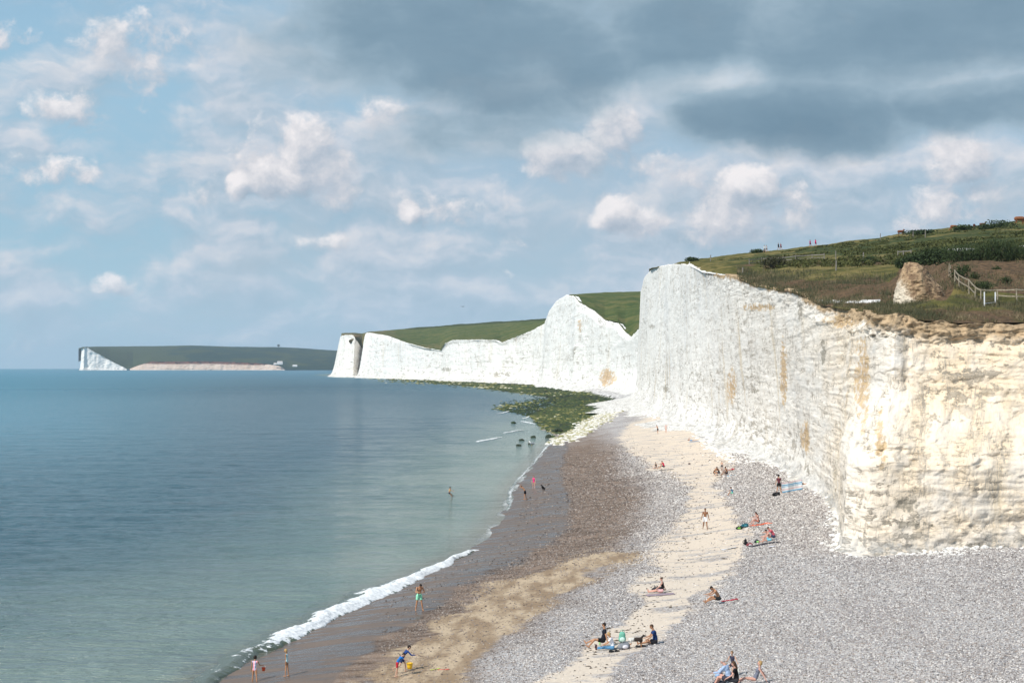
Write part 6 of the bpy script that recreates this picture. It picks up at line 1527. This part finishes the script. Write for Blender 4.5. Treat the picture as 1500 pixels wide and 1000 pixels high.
# crumbling chalk and clay outcrop on the edge
def outcrop():
    o = HILL.hit(1337, 440); v, f = rock_mesh(501, 5, .10)
    # mound: steep white left face, sloping right shoulder
    n = 90; th = np.linspace(0, 2*np.pi, n, endpoint=False); lv = np.linspace(0, 1, 60)
    T_, Lv = np.meshgrid(th, lv, indexing='ij')
    W_ = 3.6; hgt = zat(385.5, o.y)-o.z+.9
    base = np.where(np.cos(T_) > 0, 2.2, 2.2)
    rad = base*(1-Lv**2.2*.50)
    X = rad*np.cos(T_)*np.where(np.cos(T_) > 0, 1.45, .62)+Lv*.25-.15; Y = rad*np.sin(T_)*1.0; Z = -.9+hgt*Lv**.9*(1-.34*np.clip((X-.2)/1.6, 0, 1))
    dn = .22*fbm(X*1.1+5, Y*1.1, Z*1.6, 5, 301, .6)+.10*fbm(X*5, Y*5, Z*6, 3, 305)
    X += np.cos(T_)*dn; Y += np.sin(T_)*dn; Z += .12*fbm(X*1.5, Y*1.5, 0, 4, 307)*Lv
    V_ = np.stack([X, Y, Z], -1).reshape(-1, 3); f = []
    nl = len(lv)
    for i in range(n):
        for j in range(nl-1): a = i*nl+j; c = ((i+1) % n)*nl+j; f.append((a, c, c+1, a+1))
    V_ = np.concatenate([V_, [[V_[nl-1::nl, 0].mean(), V_[nl-1::nl, 1].mean(), V_[nl-1::nl, 2].mean()+.05]]]); top = len(V_)-1
    f += [(i*nl+nl-1, ((i+1) % n)*nl+nl-1, top, top) for i in range(n)]
    m, t, b = mat('outcrop_clay'); tc_ = t.new('ShaderNodeTexCoord').outputs['Object']; x, y, z = t.sep(tc_)
    n1 = t.noise(tc_, 1.6, 7, .65); n2 = t.noise(tc_, 5, 5, .65)
    w = t.ss(t.m('ADD', t.m('ADD', t.m('MULTIPLY', x, -.45), t.m('MULTIPLY', z, -.22)), t.m('MULTIPLY', n1, 1.1)), .62, 1.0)
    c = t.mix(t.ss(n1, .36, .64), (0.17, 0.105, 0.060), (0.42, 0.29, 0.17)); c = t.mix(w, c, (0.66, 0.57, 0.45)); c = t.mix(t.ss(n2, .58, .72, 0, .8), c, (0.10, 0.065, 0.04))
    t.put(b.inputs['Base Color'], c); b.inputs['Roughness'].default_value = .95; t.put(b.inputs['Normal'], t.bump(t.m('ADD', n1, n2), .12, .8))
    me_f = [q[:3] if q[2] == q[3] else q for q in f]
    me = bpy.data.meshes.new('clay_outcrop'); me.from_pydata([tuple(q) for q in V_], [], me_f); me.materials.append(m)
    ob = bpy.data.objects.new('clay_outcrop', me); COL.objects.link(ob); ob.location = o
    tag(ob, 'crumbling mound of orange clay and white chalk on the cliff edge', None, None, 'structure')
outcrop()
# dark cave stains at the far cliff foot: rusty collapsed hollow
# ------------------------------------------------------------------ distant cottages and tree
def cottage(px, py, D, w, h, label, roofc, n=3):
    q = at_depth(px, py, D); r = empty('cottage', q, 0, label, 'house', 'white cottages on the far shore')
    b = bmesh.new(); bmesh.ops.create_cube(b, size=1, matrix=Matrix.Translation((0, 0, h*.3)) @ Matrix.Diagonal((w, w*.35, h*.6, 1))); to_object(b, 'wall', plain('whitewash', (0.80, 0.79, 0.77)), r, False)
    b = bmesh.new()
    for s0, s1 in ((-1, 1),):
        P4 = [(-w*.52, -w*.2, h*.6), (w*.52, -w*.2, h*.6), (w*.52, w*.2, h*.6), (-w*.52, w*.2, h*.6), (-w*.45, 0, h), (w*.45, 0, h)]
        v = [b.verts.new(p) for p in P4]
        for f in ((0, 1, 5, 4), (2, 3, 4, 5), (1, 2, 5), (3, 0, 4), (3, 2, 1, 0)): b.faces.new([v[i] for i in f])
    ro = to_object(b, 'roof', plain('roof_tile', roofc), r, False)
    for k in (-.3, .3): b = bmesh.new(); bmesh.ops.create_cube(b, size=1, matrix=Matrix.Translation((k*w, 0, h*1.05)) @ Matrix.Diagonal((w*.05, w*.05, h*.35, 1))); c = to_object(b, 'chimney', plain('brick', (0.35, 0.2, 0.15)), ro, False)
    for k in range(n*2): b = bmesh.new(); bmesh.ops.create_cube(b, size=1, matrix=Matrix.Translation(((k-n+.5)*w/(n*2.3), -w*.178, h*.32)) @ Matrix.Diagonal((w*.05, .3, h*.2, 1))); to_object(b, 'window', plain('glass', (0.05, 0.06, 0.08), .2), r, False)
cottage(410, 533.5, 7730, 26, 15, 'white cottage standing highest on the far shore, left of the other', (0.55, 0.52, 0.50))
cottage(432, 536.8, 7720, 22, 9, 'long low white cottage on the far shore, right of the other', (0.60, 0.58, 0.56))
cottage(403, 534.2, 7735, 14, 10, 'small white cottage on the far shore next to the highest one', (0.50, 0.45, 0.42))
q = M4.hit(408, 509); r = empty('tree', q, 0, 'rounded tree breaking the skyline of the distant downland', 'tree')
rng = np.random.default_rng(3); V_, f, t_ = leaves(rng, 900, (0, 0, 12), (9, 8, 7), 2.2); link_mesh('crown', V_, f, leaf_mat('far', (0.02, 0.035, 0.02), (0.04, 0.06, 0.03)), parent=r, smooth=False, attrs={'tone': t_})
b = bmesh.new(); limb(b, (0, 0, -2), (0, 0, 10), 1.2, .7); to_object(b, 'trunk', plain('bark', (0.07, 0.05, 0.035)), r)
